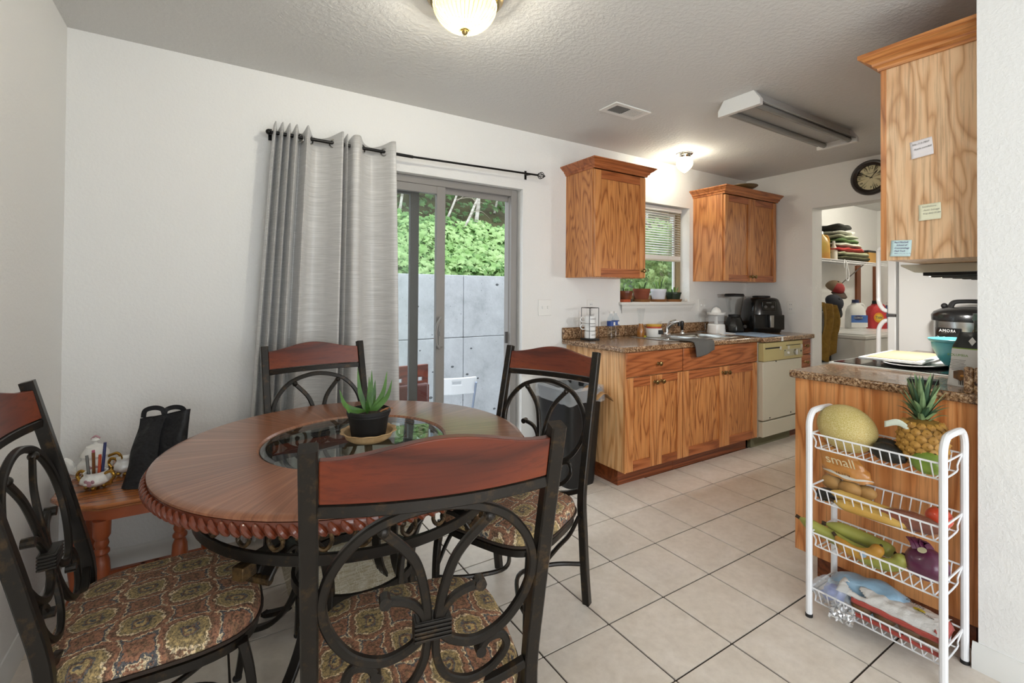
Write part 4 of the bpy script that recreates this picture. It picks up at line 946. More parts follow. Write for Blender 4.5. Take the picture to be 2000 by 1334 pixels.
for o in list(fc.children):
    if o.name.startswith('stretcher'): bpy.data.objects.remove(o)
dup(ch, (-.3297, 1.5654, 0), math.radians(-89.6), 'bronze and cherry dining chair at the left wall')
# ---------------------------------------------------------------- succulent on the table
t = thing('potted_succulent', 'young aloe in a black nursery pot on the table', 'potted plant', (.470, 1.665, TZ + .0135))
MB().lathe([(0, 0), (.056, 0), (.058, .004), (.068, .068), (.071, .072), (.071, .078), (.074, .080), (.074, .090), (.069, .092), (.067, .078), (0, .078)], 36).build('pot', BLACKM, t)
MB().lathe([(.068, .080), (.03, .083), (0, .084)], 24).jitter(.002, 60).build('soil', SOIL, t)
ALOE = mat('aloe_green', '#33591f', .4, col2='#5d8a38', nscale=11)
lv = [(-.10, .0, .085, .11), (-.085, -.02, .045, .10), (-.035, .02, .15, .09), (.0, .0, .12, .10), (.012, .01, .14, .10), (.06, -.01, .135, .10), (.075, -.02, .105, .10), (-.02, -.05, .06, .09), (.03, .03, .10, .09)]
for dx, dy, h_, _ in lv:
    b0 = Vector((dx * .12, dy * .12, .080)); tip = Vector((dx, dy, .085 + h_)); mid = b0.lerp(tip, .45) + Vector((dx * .25, dy * .25, -.01 if h_ < .09 else .0))
    MB().sweep(catmull([b0, mid, tip], 6), [(-.0105, .002), (-.007, -.003), (0, -.0045), (.007, -.003), (.0105, .002), (0, .0012)], (dx * .8, dy - .9, .3), scale=lambda q: max(.05, (1 - q) ** .75) * (.8 + .5 * math.sin(PI * q))).build('leaf', ALOE, t)
for dx, dy in ((.045, -.02), (.03, -.035)): MB().sweep(catmull([(dx, dy, .086), (dx + .015, dy + .004, .091), (dx + .035, dy + .004, .088)], 4), rect(.008, .002), (0, 0, 1)).build('bark_chip', mat('bark_chip', '#a9754c', .8), t)
t = thing('palm_leaf_bowl', 'tan pressed leaf bowl used as a saucer under the succulent', 'bowl', (.470, 1.663, TZ - .0015))
m = MB(); 
def lb(u, v):
    a = 2 * PI * u; pr = [(0, .002), (.06, .002), (.075, .012), (.083, .030), (.094, .034)]; i = min(int(v * 4), 3); f_ = v * 4 - i
    r_ = pr[i][0] * (1 - f_) + pr[i + 1][0] * f_; z = pr[i][1] * (1 - f_) + pr[i + 1][1] * f_
    k_ = 1 + (.03 * math.cos(12 * a) if v > .8 else 0); return (max(r_, .0005) * k_ * math.cos(a), max(r_, .0005) * k_ * math.sin(a), z + .008)
m.grid(lb, 72, 12, True); m.v = [(x, y, z - .007) for x, y, z in m.v]
m.build('bowl_shell', mat('tan_palm_leaf', '#c3a277', .7, col2='#b08c60', nscale=40), t, solid=.003)
# ---------------------------------------------------------------- small end table with tea set
SW = wood('honey_maple', '#a8632f', '#955325', '#78401b', 'x', 1.2, .25, .4)
SWR = mat('orange_turned_wood', '#a5522b', .3, coat=.35, col2='#8f4422', nscale=8)
t = thing('end_table', 'small orange wood end table with turned legs in the left corner', 'side table', (-.205, 2.42, 0))
def pol(k_): return [(x * k_, y * k_) for x, y in [(-.272, .26), (-.272, -.11), (-.212, -.215), (-.12, -.272), (.12, -.272), (.212, -.215), (.272, -.11), (.272, .26)]]
MB().poly(pol(1), .494, .51).build('table_top', SW, t, bevel=.005)
MB().poly(pol(.95), .484, .494).build('top_underlip', SW, t, bevel=.003)
MB().poly(pol(.82), .435, .484).build('apron', SWR, t)
lp = [(0, 0), (.02, 0), (.022, .03), (.026, .06), (.027, .11), (.02, .13), (.024, .14), (.02, .15), (.017, .17), (.022, .21), (.027, .25), (.024, .29), (.017, .31), (.024, .318), (.024, .326), (.017, .336), (.022, .35), (.018, .366), (.026, .38), (.027, .437), (0, .437)]
for x, y in ((-.205, -.085), (-.115, -.205), (.115, -.205), (.205, -.085), (-.205, .2), (.205, .2)):
    MB().lathe(lp, 18, (x, y, 0)).build('leg', SWR, t)
for (xa, ya), (xb, yb_) in (((-.205, -.085), (-.205, .2)), ((.205, -.085), (.205, .2)), ((-.115, -.205), (-.02, .10)), ((.115, -.205), (.02, .10)), ((-.205, .1), (.205, .1))):
    MB().sweep([(xa, ya, .095), (xb, yb_, .095)], rect(.018, .03), (0, 0, 1)).build('stretcher', SWR, t)
PORC = mat('white_porcelain', '#e9e7e2', .18, coat=.4, bump=(60, .4, .004)); GOLD = mat('gilt', '#a87f35', .25, .8); ROSE = mat('rose_decal', '#b58a93', .5)
def china(name, label, cat, loc, rot, R_, H_, lid=False, spout=False):
    t = thing(name, label, cat, loc, rot, None)
    pr = [(0, .014), (R_ * .55, .014), (R_ * .9, .025), (R_, H_ * .45), (R_ * .92, H_ * .68), (R_ * .72, H_ * .86), (R_ * .78, H_), (R_ * .70, H_), (R_ * .64, H_ * .86), (R_ * .5, H_ * .5), (0, H_ * .4)]
    MB().grid(lambda u, v: (lambda a, i, f_: (lambda r_, z: (max(r_, .0004) * (1 + .035 * math.cos(8 * a)) * math.cos(a), max(r_, .0004) * (1 + .035 * math.cos(8 * a)) * math.sin(a), z))(pr[i][0] * (1 - f_) + pr[i + 1][0] * f_, pr[i][1] * (1 - f_) + pr[i + 1][1] * f_))(2 * PI * u, min(int(v * (len(pr) - 1)), len(pr) - 2), v * (len(pr) - 1) - min(int(v * (len(pr) - 1)), len(pr) - 2)), 48, (len(pr) - 1) * 2, True).build('body', PORC, t, ang=80)
    for k_ in range(4):
        a = k_ * PI / 2 + .5; MB().ball((R_ * .55 * math.cos(a), R_ * .55 * math.sin(a), .009), .009, 8, 6).build('foot', GOLD, t)
    sides = (1,) if (spout or cat == 'creamer') else (1, -1)
    for s_ in sides: MB().tube(catmull([(s_ * R_ * .75, 0, H_ * .88), (s_ * R_ * 1.25, 0, H_ * .98), (s_ * R_ * 1.5, 0, H_ * .72), (s_ * R_ * 1.28, 0, H_ * .48), (s_ * R_ * 1.2, 0, H_ * .30), (s_ * R_ * .85, 0, H_ * .28)], 5), .0055, 8).build('handle', GOLD, t)
    if spout: MB().tube(catmull([(-R_ * .8, 0, H_ * .25), (-R_ * 1.25, 0, H_ * .35), (-R_ * 1.45, 0, H_ * .7), (-R_ * 1.75, 0, H_ * .88)], 5), .019, 10, scale=lambda q: 1.1 - .65 * q).build('spout', PORC, t)
    if lid:
        MB().lathe([(R_ * .8, H_), (R_ * .76, H_ + .012), (R_ * .5, H_ + .035), (R_ * .15, H_ + .043), (.006, H_ + .05), (.014, H_ + .058), (.012, H_ + .066), (0, H_ + .068)], 28).build('lid', PORC, t)
        MB().tube(catmull([(-.014, 0, H_ + .062), (0, 0, H_ + .074), (.015, 0, H_ + .064)], 4), .0035, 6).build('lid_knob', ROSE, t)
    for dx, dz, r_ in ((0, 0, .011), (.012, .006, .007), (-.010, .008, .007)):
        a = -PI / 2 + .25 + dx / R_; MB().ball((R_ * .97 * math.cos(a), R_ * .97 * math.sin(a), H_ * .5 + dz), r_, 8, 6, 1, .25, 1).build('rose', ROSE, t)
    return t
china('teapot', 'white porcelain teapot with gilt handle and pink roses', 'teapot', (-.385, 2.50, .5105), -.25, .058, .085, True, True)
china('creamer', 'small white porcelain creamer between sugar bowl and black bag', 'creamer', (-.285, 2.455, .5105), PI - .3, .038, .07)
china('sugar_bowl', 'white porcelain sugar bowl with gilt handles holding pens', 'bowl', (-.358, 2.338, .5105), -.55, .046, .066)
for i, (dx, dy, tx, ty, L, m_, lab) in enumerate(((-.018, 0, -.10, .05, .085, mat('grey_marker', '#6b6a66', .4), 'short grey marker in the sugar bowl'), (-.006, .008, -.03, .0, .10, mat('brown_pencil', '#7a4a24', .5), 'brown pencil with pink tip in the sugar bowl'), (.010, -.004, .03, -.05, .085, mat('orange_red_marker', '#c0512e', .4), 'orange marker in the sugar bowl'), (.017, .006, .06, .0, .125, mat('navy_marker', '#2e3460', .35), 'tall navy blue pen in the sugar bowl'))):
    d_ = Vector((tx, ty, 1)).normalized(); b0 = Vector((-.358 + dx, 2.338 + dy, .545)); p = thing('pen', lab, 'pen', tuple(b0), 0, 'pens in the sugar bowl')
    MB().tube([Vector((0, 0, 0)), d_ * L], .0052, 8).build('barrel', m_, p); MB().tube([d_ * L, d_ * (L + .008)], .0048, 8).build('cap', mat('pink_tip', '#b65c74', .5) if i == 1 else m_, p)
# black tote bag leaning on the wall
t = thing('tote_bag', 'black fabric tote bag leaning on the end table', 'bag', (-.180, 2.285, .5105), -.38)
BF = mat('black_nylon', '#121216', .5, bump=(14, .8, .02))
m = MB()
def bag(u, v):
    a = 2 * PI * u; wx = .098 * (1 - .06 * v); wy = .050 * (1 - .80 * v); x = wx * math.copysign(abs(math.cos(a)) ** .4, math.cos(a)); y = wy * math.copysign(abs(math.sin(a)) ** .7, math.sin(a))
    z = .245 * v + .018 * v * (x / .1)
    q = noise.noise_vector(Vector((x * 16, y * 16, z * 14))) * .014 * (.3 + v); f_ = .010 * math.sin(x * 60) * v
    return (x + .0 * v + q.x * .5, y + .085 * v + q.y * .7 + f_, max(z + q.z * .35, .001))
m.grid(bag, 44, 20, True); m.f.append(tuple(i * 21 for i in range(43, -1, -1))); m.build('bag_body', BF, t, ang=80)
for o in (-.045, .03): MB().sweep(catmull([(-.035 + o, .083, .235), (-.03 + o, .085, .262), (.0 + o, .087, .272), (.03 + o, .087, .265), (.04 + o, .085, .24)], 5), rect(.018, .003), (0, 1, 0)).build('strap', BF, t)
MB().sweep(catmull([(.01, .055, .24), (.0, .04, .19), (.01, .0, .12), (.02, -.035, .06)], 5), rect(.012, .005), (0, -1, .3)).build('seam', BF, t)
# ---------------------------------------------------------------- shaggy stool under the table
t = thing('shag_ottoman', 'low ottoman covered with a cream shaggy woven throw under the table', 'ottoman', (.50, 2.08, 0), 0)
SHAG = mat('cream_woven_shag', '#efe7d5', .95, col2='#c9b892', nscale=26, bump=(90, .9, .01), nscl=(1, 6, 6))
m = MB().box(-.235, .235, -.18, .18, .055, .285); m.build('cushion', SHAG, t, bevel=.03)
m = MB()
for i in range(2600):
    f_ = random.choice('TTFLRE'); u, v = random.uniform(-1, 1), random.uniform(-1, 1)
    if f_ == 'T': p_, nrm = Vector((u * .235, v * .18, .283)), Vector((0, 0, 1))
    elif f_ == 'F': p_, nrm = Vector((u * .235, -.178, .17 + v * .11)), Vector((0, -1, 0))
    elif f_ == 'E': p_, nrm = Vector((u * .235, -.175, .272)), Vector((0, -.8, .5))
    else: s_ = -1 if f_ == 'L' else 1; p_, nrm = Vector((s_ * .233, v * .18, .17 + u * .11)), Vector((s_, 0, 0))
    d_ = (nrm * .6 + Vector((random.uniform(-.8, .8), random.uniform(-.6, .3), -.5))).normalized(); L = random.uniform(.015, .04); sd = d_.cross(nrm).normalized() * .0012
    b_ = len(m.v); m.v += [tuple(p_ - sd), tuple(p_ + sd), tuple(p_ + d_ * L)]; m.f.append((b_, b_ + 1, b_ + 2))
o = m.build('shag_fringe', mat('cream_fringe', '#f0e8d6', .95), t, smooth=False); o['kind'] = 'stuff'
for x in (-.19, .19):
    for y in (-.14, .14): MB().lathe([(0, 0), (.018, 0), (.024, .06), (0, .06)], 12, (x, y, 0)).build('foot', mat('dark_foot', '#2d211a', .5), t)
# ---------------------------------------------------------------- kitchen bin beside the cabinet
t = thing('waste_bin', 'tall black waste bin with clear liner beside the base cabinet', 'bin', (2.055, 2.50, 0), .0)
def rr(hx, hy, n=40, p=.35): return [(hx * math.copysign(abs(math.cos(a)) ** p, math.cos(a)), hy * math.copysign(abs(math.sin(a)) ** p, math.sin(a))) for a in [2 * PI * (i + .5) / n for i in range(n)]]
m = MB(); lv_ = [(.115, .145, 0), (.12, .15, .02), (.155, .185, .60), (.160, .19, .60), (.160, .19, .63), (.150, .18, .63), (.115, .145, .03)]
for a, b_, z in lv_: m.v += [(x, y, z) for x, y in rr(a, b_)]
n = 40
for i in range(len(lv_) - 1):
    for j in range(n): m.f.append((i * n + j, i * n + (j + 1) % n, (i + 1) * n + (j + 1) % n, (i + 1) * n + j))
m.f += [tuple(range(n - 1, -1, -1)), tuple(6 * n + j for j in range(n))]; m.build('bin_body', mat('black_bin_plastic', '#171717', .4), t)
m = MB()
def liner(u, v):
    i = int(u * 40) % 40; pr = [(.118, .148, .35), (.146, .176, .60), (.152, .182, .650), (.168, .198, .652), (.172, .202, .60), (.170, .20, .55)]; k_ = min(int(v * 5), 4); f_ = v * 5 - k_
    a, b_, z = [pr[k_][q] * (1 - f_) + pr[k_ + 1][q] * f_ for q in range(3)]; x, y = rr(a, b_)[i]; q = noise.noise_vector(Vector((x * 16, y * 16, z * 18))) * .022 * min(1, v * 2); return (x + q.x * .6, y + q.y * .6, z + q.z)
m.grid(liner, 40, 20, True); m.build('bin_liner', FILM, t, ang=80)
m = MB().grid(lambda u, v: (.10 + .14 * u, -.15 + .16 * v, .60 + .05 * math.sin(u * 3) + .03 * v - .03 * u), 8, 8)
tag(m.build('paper_bag', mat('kraft_paper', '#a98257', .8), loc=(2.0, 2.42, -.03), solid=.002), 'corner of a brown paper bag sticking out of the bin', 'paper bag')
# ---------------------------------------------------------------- wire rack of fruit beside the end cabinet
RX0, RX1, RY0, RY1 = 1.992, 2.196, .545, .948
rk = thing('wire_rack', 'four tier white wire storage rack in front of the end cabinet', 'rack', ((RX0 + RX1) / 2, (RY0 + RY1) / 2, 0))
hx, hy = (RX1 - RX0) / 2, (RY1 - RY0) / 2
for s in (-1, 1):
    y = s * hy
    MB().tube([(-hx, y, .004)] + catmull([(-hx, y, .70), (-hx, y, .755), (-hx + .018, y, .788), (-hx + .05, y, .80), (hx - .05, y, .80), (hx - .018, y, .788), (hx, y, .755), (hx, y, .70)], 5) + [(hx, y, .004)], .0115, 10, ref=(0, 1, 0)).build('side_frame', WIRE, rk)
    for x in (-hx, hx): MB().lathe([(0, 0), (.013, 0), (.013, .012), (0, .012)], 12, (x, y, 0)).build('foot_cap', BLACKM, rk)
TIERS = (.715, .510, .330, .115); DEP = .060
for z in TIERS:
    bx = hx - .002; by = hy - .004; ix = bx - .028
    b = MB().tube(catmull([(-bx, -by + .02, z), (-bx + .006, -by + .004, z), (-bx + .03, -by, z), (bx - .03, -by, z), (bx - .006, -by + .004, z), (bx, -by + .02, z), (bx, by - .02, z), (bx - .006, by - .004, z), (bx - .03, by, z), (-bx + .03, by, z), (-bx + .006, by - .004, z), (-bx, by - .02, z)], 3, True), .0034, 7, closed=True).build('basket', WIRE, rk)
    for x in (-ix, ix): MB().tube([(x, -by + .012, z - DEP), (x, by - .012, z - DEP)], .0030, 6).build('runner', WIRE, b)
    for y in (-by, by): MB().tube(catmull([(-bx + .004, y, z), (-bx + .03, y * .97, z - DEP * .6), (-ix, y * .955, z - DEP), (ix, y * .955, z - DEP), (bx - .03, y * .97, z - DEP * .6), (bx - .004, y, z)], 3), .0030, 6, ref=(0, 1, 0)).build('end_wire', WIRE, b)
    wm = None
    N_ = 14
    for i in range(1, N_):
        y = -by + 2 * by * i / N_
        if wm is None: wm = MB().tube([(-bx, 0, 0), (-ix, 0, -DEP), (ix, 0, -DEP), (bx, 0, 0)], .0022, 6, ref=(0, 1, 0)).mesh('wire', WIRE)
        link('wire', wm, b, (0, y, z))
    for x in (-.03, .03): pass
RC = Vector(((RX0 + RX1) / 2, (RY0 + RY1) / 2, 0))
def rz(k): return TIERS[k] - DEP + .004
# top tier
MEL = NT('netted_melon_rind'); v = MEL.coord(); nn = MEL.noise(v, 5, 3); vo = MEL.add('ShaderNodeTexVoronoi', feature='DISTANCE_TO_EDGE'); vo.inputs['Scale'].default_value = 150; MEL.link(v, vo.inputs['Vector'])
MEL.link(MEL.mix(MEL.ramp(vo.outputs['Distance'], [(.02, (1, 1, 1, 1)), (.12, (0, 0, 0, 1))]), MEL.ramp(nn.outputs[0], [(.35, lin('#b5a35a')), (.65, lin('#c7ad68'))]), lin('#d2c38c')), MEL.b.inputs['Base Color']); MEL.set(Roughness=.65); MEL.bump(vo.outputs['Distance'], -.3, .002)
t = thing('cantaloupe', 'large netted yellow melon in the top basket', 'melon', (RC.x + .005, .862, .738))
m = MB().ball((0, 0, 0), .088, 32, 20, 1, 1.16, .98).xf(Matrix.Rotation(math.radians(20), 4, 'X')); m.build('fruit', MEL.m, t); MB().lathe([(0, .003), (.012, .0), (.010, -.004), (0, -.004)], 12).xf(Matrix.Rotation(math.radians(-70), 4, 'X') @ Matrix.Translation((0, 0, .101))).build('stem_scar', mat('scar_brown', '#7d7a4a', .8), t)
AVO = mat('avocado_skin', '#1f1e1b', .45, col2='#2c2a22', nscale=30, bump=(120, .5, .004))
def pear(r_, L, n=20):
    return MB().lathe([(0, -L * .5), (r_ * .55, -L * .46), (r_ * .92, -L * .28), (r_, -.05 * L), (r_ * .86, L * .18), (r_ * .62, L * .36), (r_ * .38, L * .47), (0, L * .5)], n)
for i, (y, z, ry, lab) in enumerate(((.752, .694, 70, 'dark avocado next to the melon'), (.712, .690, 100, 'dark avocado next to the pineapple'))):
    t = thing('avocado', lab, 'avocado', (RC.x - .03 + .055 * (1 - i), y, z), 0, 'avocados in the top basket')
    pear(.034, .105).xf(Matrix.Rotation(math.radians(ry), 4, 'X')).build('fruit', AVO, t); MB().ball((0, -.05, 0), .005, 8, 6).build('stem_end', mat('avocado_stem', '#7d8b3a', .6), t)
PB = mat('pineapple_flesh_dark', '#7a5a22', .6); PE = mat('pineapple_eye', '#b98a3e', .5, col2='#8f6427', nscale=30); PG = mat('pineapple_eye_edge', '#7d7a2c', .6)
t = thing('pineapple', 'ripe pineapple with spiky green crown in the top basket', 'pineapple', (RC.x + .02, .634, .664))
PR = [(0, 0), (.045, .004), (.062, .03), (.068, .07), (.066, .11), (.055, .145), (.035, .158), (0, .16)]
MB().lathe(PR, 28).build('body', PB, t)
em = MB(); em.lathe([(.0165, 0), (.0155, .003), (.010, .006), (.004, .0075), (.0015, .011), (0, .0115)], 6); eme = em.mesh('eye', PE)
def prad(z):
    for (r0, z0), (r1, z1) in zip(PR, PR[1:]):
        if z0 <= z <= z1 and z1 > z0: return r0 + (r1 - r0) * (z - z0) / (z1 - z0), (r1 - r0) / (z1 - z0)
    return .05, 0
for j in range(7):
    z = .016 + j * .0215; r_, sl_ = prad(z); n = 13
    for i in range(n):
        a = 2 * PI * (i + .5 * (j % 2)) / n; nr = Vector((math.cos(a), math.sin(a), -sl_)).normalized()
        o = link('eye', eme, t, tuple(Vector((r_ * math.cos(a), r_ * math.sin(a), z)) - nr * .002)); o.rotation_euler = nr.to_track_quat('Z', 'Y').to_euler(); o.scale = (r_ / .066, 1, 1)
CRN = mat('pineapple_crown', '#5f7d52', .5, col2='#8aa171', nscale=14); CRN2 = mat('pineapple_crown_dark', '#37533a', .5)
for i in range(46):
    lay = i / 46; a = i * 2.4; L = .055 + .075 * lay if lay < .9 else .10; out = 1.0 - .85 * lay
    b0 = Vector((.02 * math.cos(a) * (1 - lay * .6), .02 * math.sin(a) * (1 - lay * .6), .156 + .05 * lay)); d_ = Vector((math.cos(a) * out, math.sin(a) * out, .55 + .7 * lay)).normalized()
    MB().sweep(catmull([b0, b0 + d_ * L * .55 + Vector((0, 0, .006)), b0 + d_ * L + Vector((0, 0, -.004 if lay < .4 else .008))], 4), [(-.010, .0025), (0, -.001), (.010, .0025), (0, .0005)], (-math.cos(a) * .6, -math.sin(a) * .6, .9), scale=lambda q: max(.04, (1 - q) ** .8) * (1 + .2 * math.sin(PI * q))).build('leaf', CRN if i % 3 else CRN2, t)
MB().grid(lambda u, v: (-.06 - .0 * u, .02 + .07 * u, .15 + .012 * math.sin(u * 4) - .022 * v - .01 * (1 - u)), 8, 3).build('price_tag', mat('white_green_tag', '#d5dccb', .6), t, solid=.001)
t = thing('mango', 'round green mango in the top basket', 'mango', (RC.x - .035, .602, .690))
MB().ball((0, 0, 0), .042, 20, 14, .95, 1.15, .9).build('fruit', mat('mango_green', '#6f8a34', .35, col2='#8aa045', nscale=8), t); MB().lathe([(0, .002), (.004, 0), (.003, -.004), (0, -.004)], 8, (0, -.018, .036)).build('stem', mat('stem_brown', '#5a4a2a', .8), t)
# second tier: potato bag, plantains, wrapped sweet potato, tomato
t = thing('potato_bag', 'orange printed plastic bag of small potatoes in the second basket', 'bag', (RC.x + .045, .872, rz(1)))
OB = mat('orange_print_film', '#c98743', .3, coat=.4, col2='#d29650', nscale=10, bump=(22, .5, .01)); POT = mat('potato_skin', '#bb8f55', .6, col2='#a97d45', nscale=20)
def film(u, v):
    a = 2 * PI * u; w_ = .088 * (1 - .35 * v ** 2); d_ = .04 * (1 - .8 * v); x = d_ * math.sin(a); y = w_ * math.cos(a); q = noise.noise_vector(Vector((x * 25, y * 25, v * 6))) * .008
    return (x + q.x - .02 * v, y + q.y + .035 * v, .082 + .112 * v + .015 * v * (y / .09) + q.z)
MB().grid(film, 36, 14, True).build('printed_film', OB, t, ang=80)
MB().grid(lambda u, v: (lambda p: (p[0] * 1.03, p[1] * 1.03, p[2]))(film(u, .08 + .07 * v)), 36, 2, True).build('white_band', mat('white_film', '#ded9cc', .3), t)
MB().grid(lambda u, v: (.044 * math.sin(2 * PI * u) * (1 - .12 * (1 - v)), .09 * math.cos(2 * PI * u) * (1 - .05 * (1 - v)), .006 + .08 * v), 36, 4, True).build('clear_film', PLASTC, t)
for x, y, z, r_ in ((-.022, .048, .052, .032), (-.030, -.018, .050, .033), (-.012, -.064, .048, .028), (.012, .02, .03, .026)): MB().ball((x, y, z), r_, 16, 12, .9, 1.25, .9).build('potato', POT, t)
text('small', .052, mat('ivory_print', '#e6d6ae', .5), t, ((-.050, .01, .150), (0, -1, 0), (-.25, .2, 1)), extrude=.0004, sx=1.0)
text('5 lb. 2.27 kg', .010, INK, t, ((-.049, .0, .105), (0, -1, 0), (-.15, .1, 1)), extrude=.0004)
def banana(name, label, pts, r_, m, grp, tipm, sticker=False):
    P = [Vector(p) for p in pts]; t = thing(name, label, 'banana' if 'banana' in name else 'plantain', tuple(P[0]), 0, grp)
    L = catmull([p - P[0] for p in P], 6); pent = [(1.0 * r_ * math.cos(a), r_ * math.sin(a)) for a in [2 * PI * i / 10 for i in range(10)]]; pent = [(x * (1 + .05 * (-1) ** i), y * (1 + .05 * (-1) ** i)) for i, (x, y) in enumerate(pent)]
    MB().sweep(L, pent, (1, .1, .2), scale=lambda q: max(.22, min(1, (q / .22) ** .8) * min(1, ((1 - q) / .12 + .12) ** .6))).build('fruit', m, t, ang=60)
    e = L[0]; d_ = (L[1] - L[0]).normalized(); MB().tube([e - d_ * .012, e + d_ * .003], r_ * .30, 8).build('stem', tipm, t)
    MB().ball(L[-1], r_ * .28, 8, 6).build('tip', tipm, t)
    if sticker:
        k_ = len(L) * 6 // 10; s_ = MB().lathe([(0, .0012), (.011, .0008), (.011, 0)], 16); p = L[k_]; s_.xf(Matrix.Translation(p + Vector((-r_ * 1.03, 0, r_ * .25))) @ Vector((-1, 0, .3)).to_track_quat('Z', 'Y').to_matrix().to_4x4()); s_.build('sticker', mat('blue_white_sticker', '#9fb8cf', .4), t)
    return t
YEL = mat('ripe_plantain', '#c69a4a', .5, col2='#d2ac5c', nscale=16); YELD = mat('spotted_banana', '#c1923f', .5, col2='#b07c2e', nscale=24); GRN = mat('green_plantain', '#8f9347', .45, col2='#a3a04e', nscale=9); TIPD = mat('dark_stem_tip', '#3a2a18', .8)
banana('plantain', 'blotchy yellow plantain lying on top in the second basket', [(2.035, .895, .496), (2.050, .86, .488), (2.056, .80, .484), (2.056, .725, .480), (2.06, .685, .478)], .021, YEL, 'yellow plantains', TIPD)
banana('plantain', 'yellow plantain lying underneath in the second basket', [(2.020, .875, .470), (2.022, .83, .468), (2.024, .76, .468), (2.026, .69, .470), (2.04, .64, .472)], .019, YEL, 'yellow plantains', TIPD)
t = thing('sweet_potato', 'red sweet potato wrapped in clear film in the second basket', 'sweet potato', (2.045, .640, .482))
MB().lathe([(0, -.095), (.012, -.09), (.026, -.05), (.031, 0), (.026, .045), (.014, .08), (0, .092)], 20).xf(Matrix.Rotation(PI / 2, 4, 'X') @ Matrix.Rotation(.1, 4, 'Y')).jitter(.003, 30).build('tuber', mat('sweet_potato_skin', '#95573f', .5, col2='#84493a', nscale=14), t)
MB().lathe([(.010, -.10), (.028, -.055), (.033, 0), (.029, .045), (.016, .085), (.004, .098)], 20).xf(Matrix.Rotation(PI / 2, 4, 'X')).jitter(.004, 45).build('cling_film', PLASTC, t)
t = thing('tomato', 'orange red tomato at the right of the second basket', 'tomato', (RC.x + .03, .592, .494))
MB().ball((0, 0, 0), .038, 24, 14, 1, 1, .9).build('fruit', mat('tomato_red', '#c9492f', .3, coat=.3), t); MB().lathe([(0, .003), (.006, .0), (.004, -.003), (0, -.003)], 8, (0, 0, .035)).build('calyx', mat('calyx_green', '#5b6b2e', .7), t)
t = thing('avocado', 'dark avocado below the potato bag in the second basket', 'avocado', (RC.x - .045, .905, .476), 0, None)
pear(.026, .085).xf(Matrix.Rotation(math.radians(80), 4, 'X')).build('fruit', AVO, t)
# third tier
banana('plantain', 'long green plantain poking out over the left of the third basket', [(2.03, 1.005, .352), (2.04, .96, .335), (2.055, .90, .318), (2.065, .83, .300), (2.07, .76, .294)], .023, GRN, 'green plantains', TIPD)
banana('plantain', 'green plantain lying at the back of the third basket', [(2.08, .93, .345), (2.10, .88, .338), (2.115, .82, .330), (2.12, .76, .322), (2.115, .715, .318)], .026, GRN, 'green plantains', TIPD)
banana('plantain', 'curved green plantain near the middle of the third basket', [(2.04, .83, .297), (2.045, .78, .292), (2.05, .725, .294), (2.06, .685, .312), (2.07, .675, .345)], .022, GRN, 'green plantains', TIPD)
banana('banana', 'spotted yellow banana with sticker in the third basket', [(2.035, .875, .335), (2.03, .845, .312), (2.035, .80, .303), (2.045, .755, .318), (2.055, .735, .352)], .021, YELD, None, TIPD, True)
t = thing('radicchio', 'round purple cabbage head wrapped in film in the third basket', 'cabbage', (RC.x + .0, .618, .332))
PUR = mat('purple_leaf', '#4e1f38', .3, coat=.4, col2='#66294a', nscale=9, bump=(18, .5, .006))
MB().ball((0, 0, 0), .060, 28, 18, .95, 1.05, .88).jitter(.004, 25).build('head', PUR, t)
for i in range(4): MB().sweep(catmull([(-.02 + .01 * i, .02 - .01 * i, .048), (-.01 + .008 * i, .03 - .008 * i, .066), (.005, .045 - .012 * i, .072)], 4), rect(.03, .003), (0, 0, 1)).build('loose_leaf', PUR, t)
MB().lathe([(0, .0015), (.013, .001), (.013, 0)], 16).xf(Matrix.Translation((-.022, .005, .0512)) @ Vector((-.4, .1, .9)).to_track_quat('Z', 'Y').to_matrix().to_4x4()).build('sticker', mat('cream_sticker', '#dcd8b0', .4), t)
# bottom tier
def pillow(hx_, hy_, hz_, seed, amp=.012, fr=22, p=.7):
    m = MB().ball((0, 0, 0), 1, 36, 20)
    out = []
    for x, y, z in m.v:
        f = lambda q: math.copysign(abs(q) ** p, q); v_ = Vector((f(x) * hx_, f(y) * hy_, z * hz_)); out.append(tuple(v_ + noise.noise_vector(v_ * fr + Vector((seed, 0, 0))) * amp))
    m.v = out; return m
t = thing('grocery_bag', 'pale blue plastic bag at the back of the bottom basket', 'bag', (RC.x + .03, .800, .118), 0)
pillow(.06, .13, .058, 3, .012, 16).xf(Matrix.Rotation(math.radians(-8), 4, 'X')).build('bag_body', mat('pale_blue_film', '#93b4cc', .3, coat=.3, bump=(12, .6, .02)), t, ang=80)
MB().sweep(catmull([(0, -.11, .03), (.01, -.15, .02), (0, -.19, .0)], 5), [(-.025, .004), (.025, .0), (0, -.004)], (0, 0, 1)).build('bag_neck', mat('pale_blue_film', '#93b4cc'), t)
t = thing('grocery_bag', 'clear crinkled bag with blue print at the left of the bottom basket', 'bag', (RC.x - .055, .880, .108), 0)
pillow(.045, .06, .045, 5, .02, 30).build('clear_bag', FILM, t, ang=80)
pillow(.026, .04, .030, 8, .014, 40).build('blue_print', mat('royal_blue_film', '#3c59b0', .3, coat=.4), t, ang=80)
WF = mat('white_potato_film', '#d9d6d2', .35, coat=.3, bump=(26, .6, .012)); RF = mat('red_film', '#a8453c', .3, coat=.4)
t = thing('potato_bag', 'torn white and red bag of yellow potatoes in the bottom basket', 'bag', (RC.x - .005, .700, .110), 0)
pillow(.078, .145, .042, 11, .010, 24, .8).build('clear_base', PLASTC, t, ang=80)
m = MB(); 
def sheet(u, v): 
    x = -.07 + .13 * u; y = .165 - .30 * v; z = .040 + .012 * math.sin(u * 3.2) - .05 * max(0, .25 - u) ** 1 + .006 * noise.noise(Vector((x * 40, y * 40, 2))); return (x, y, z)
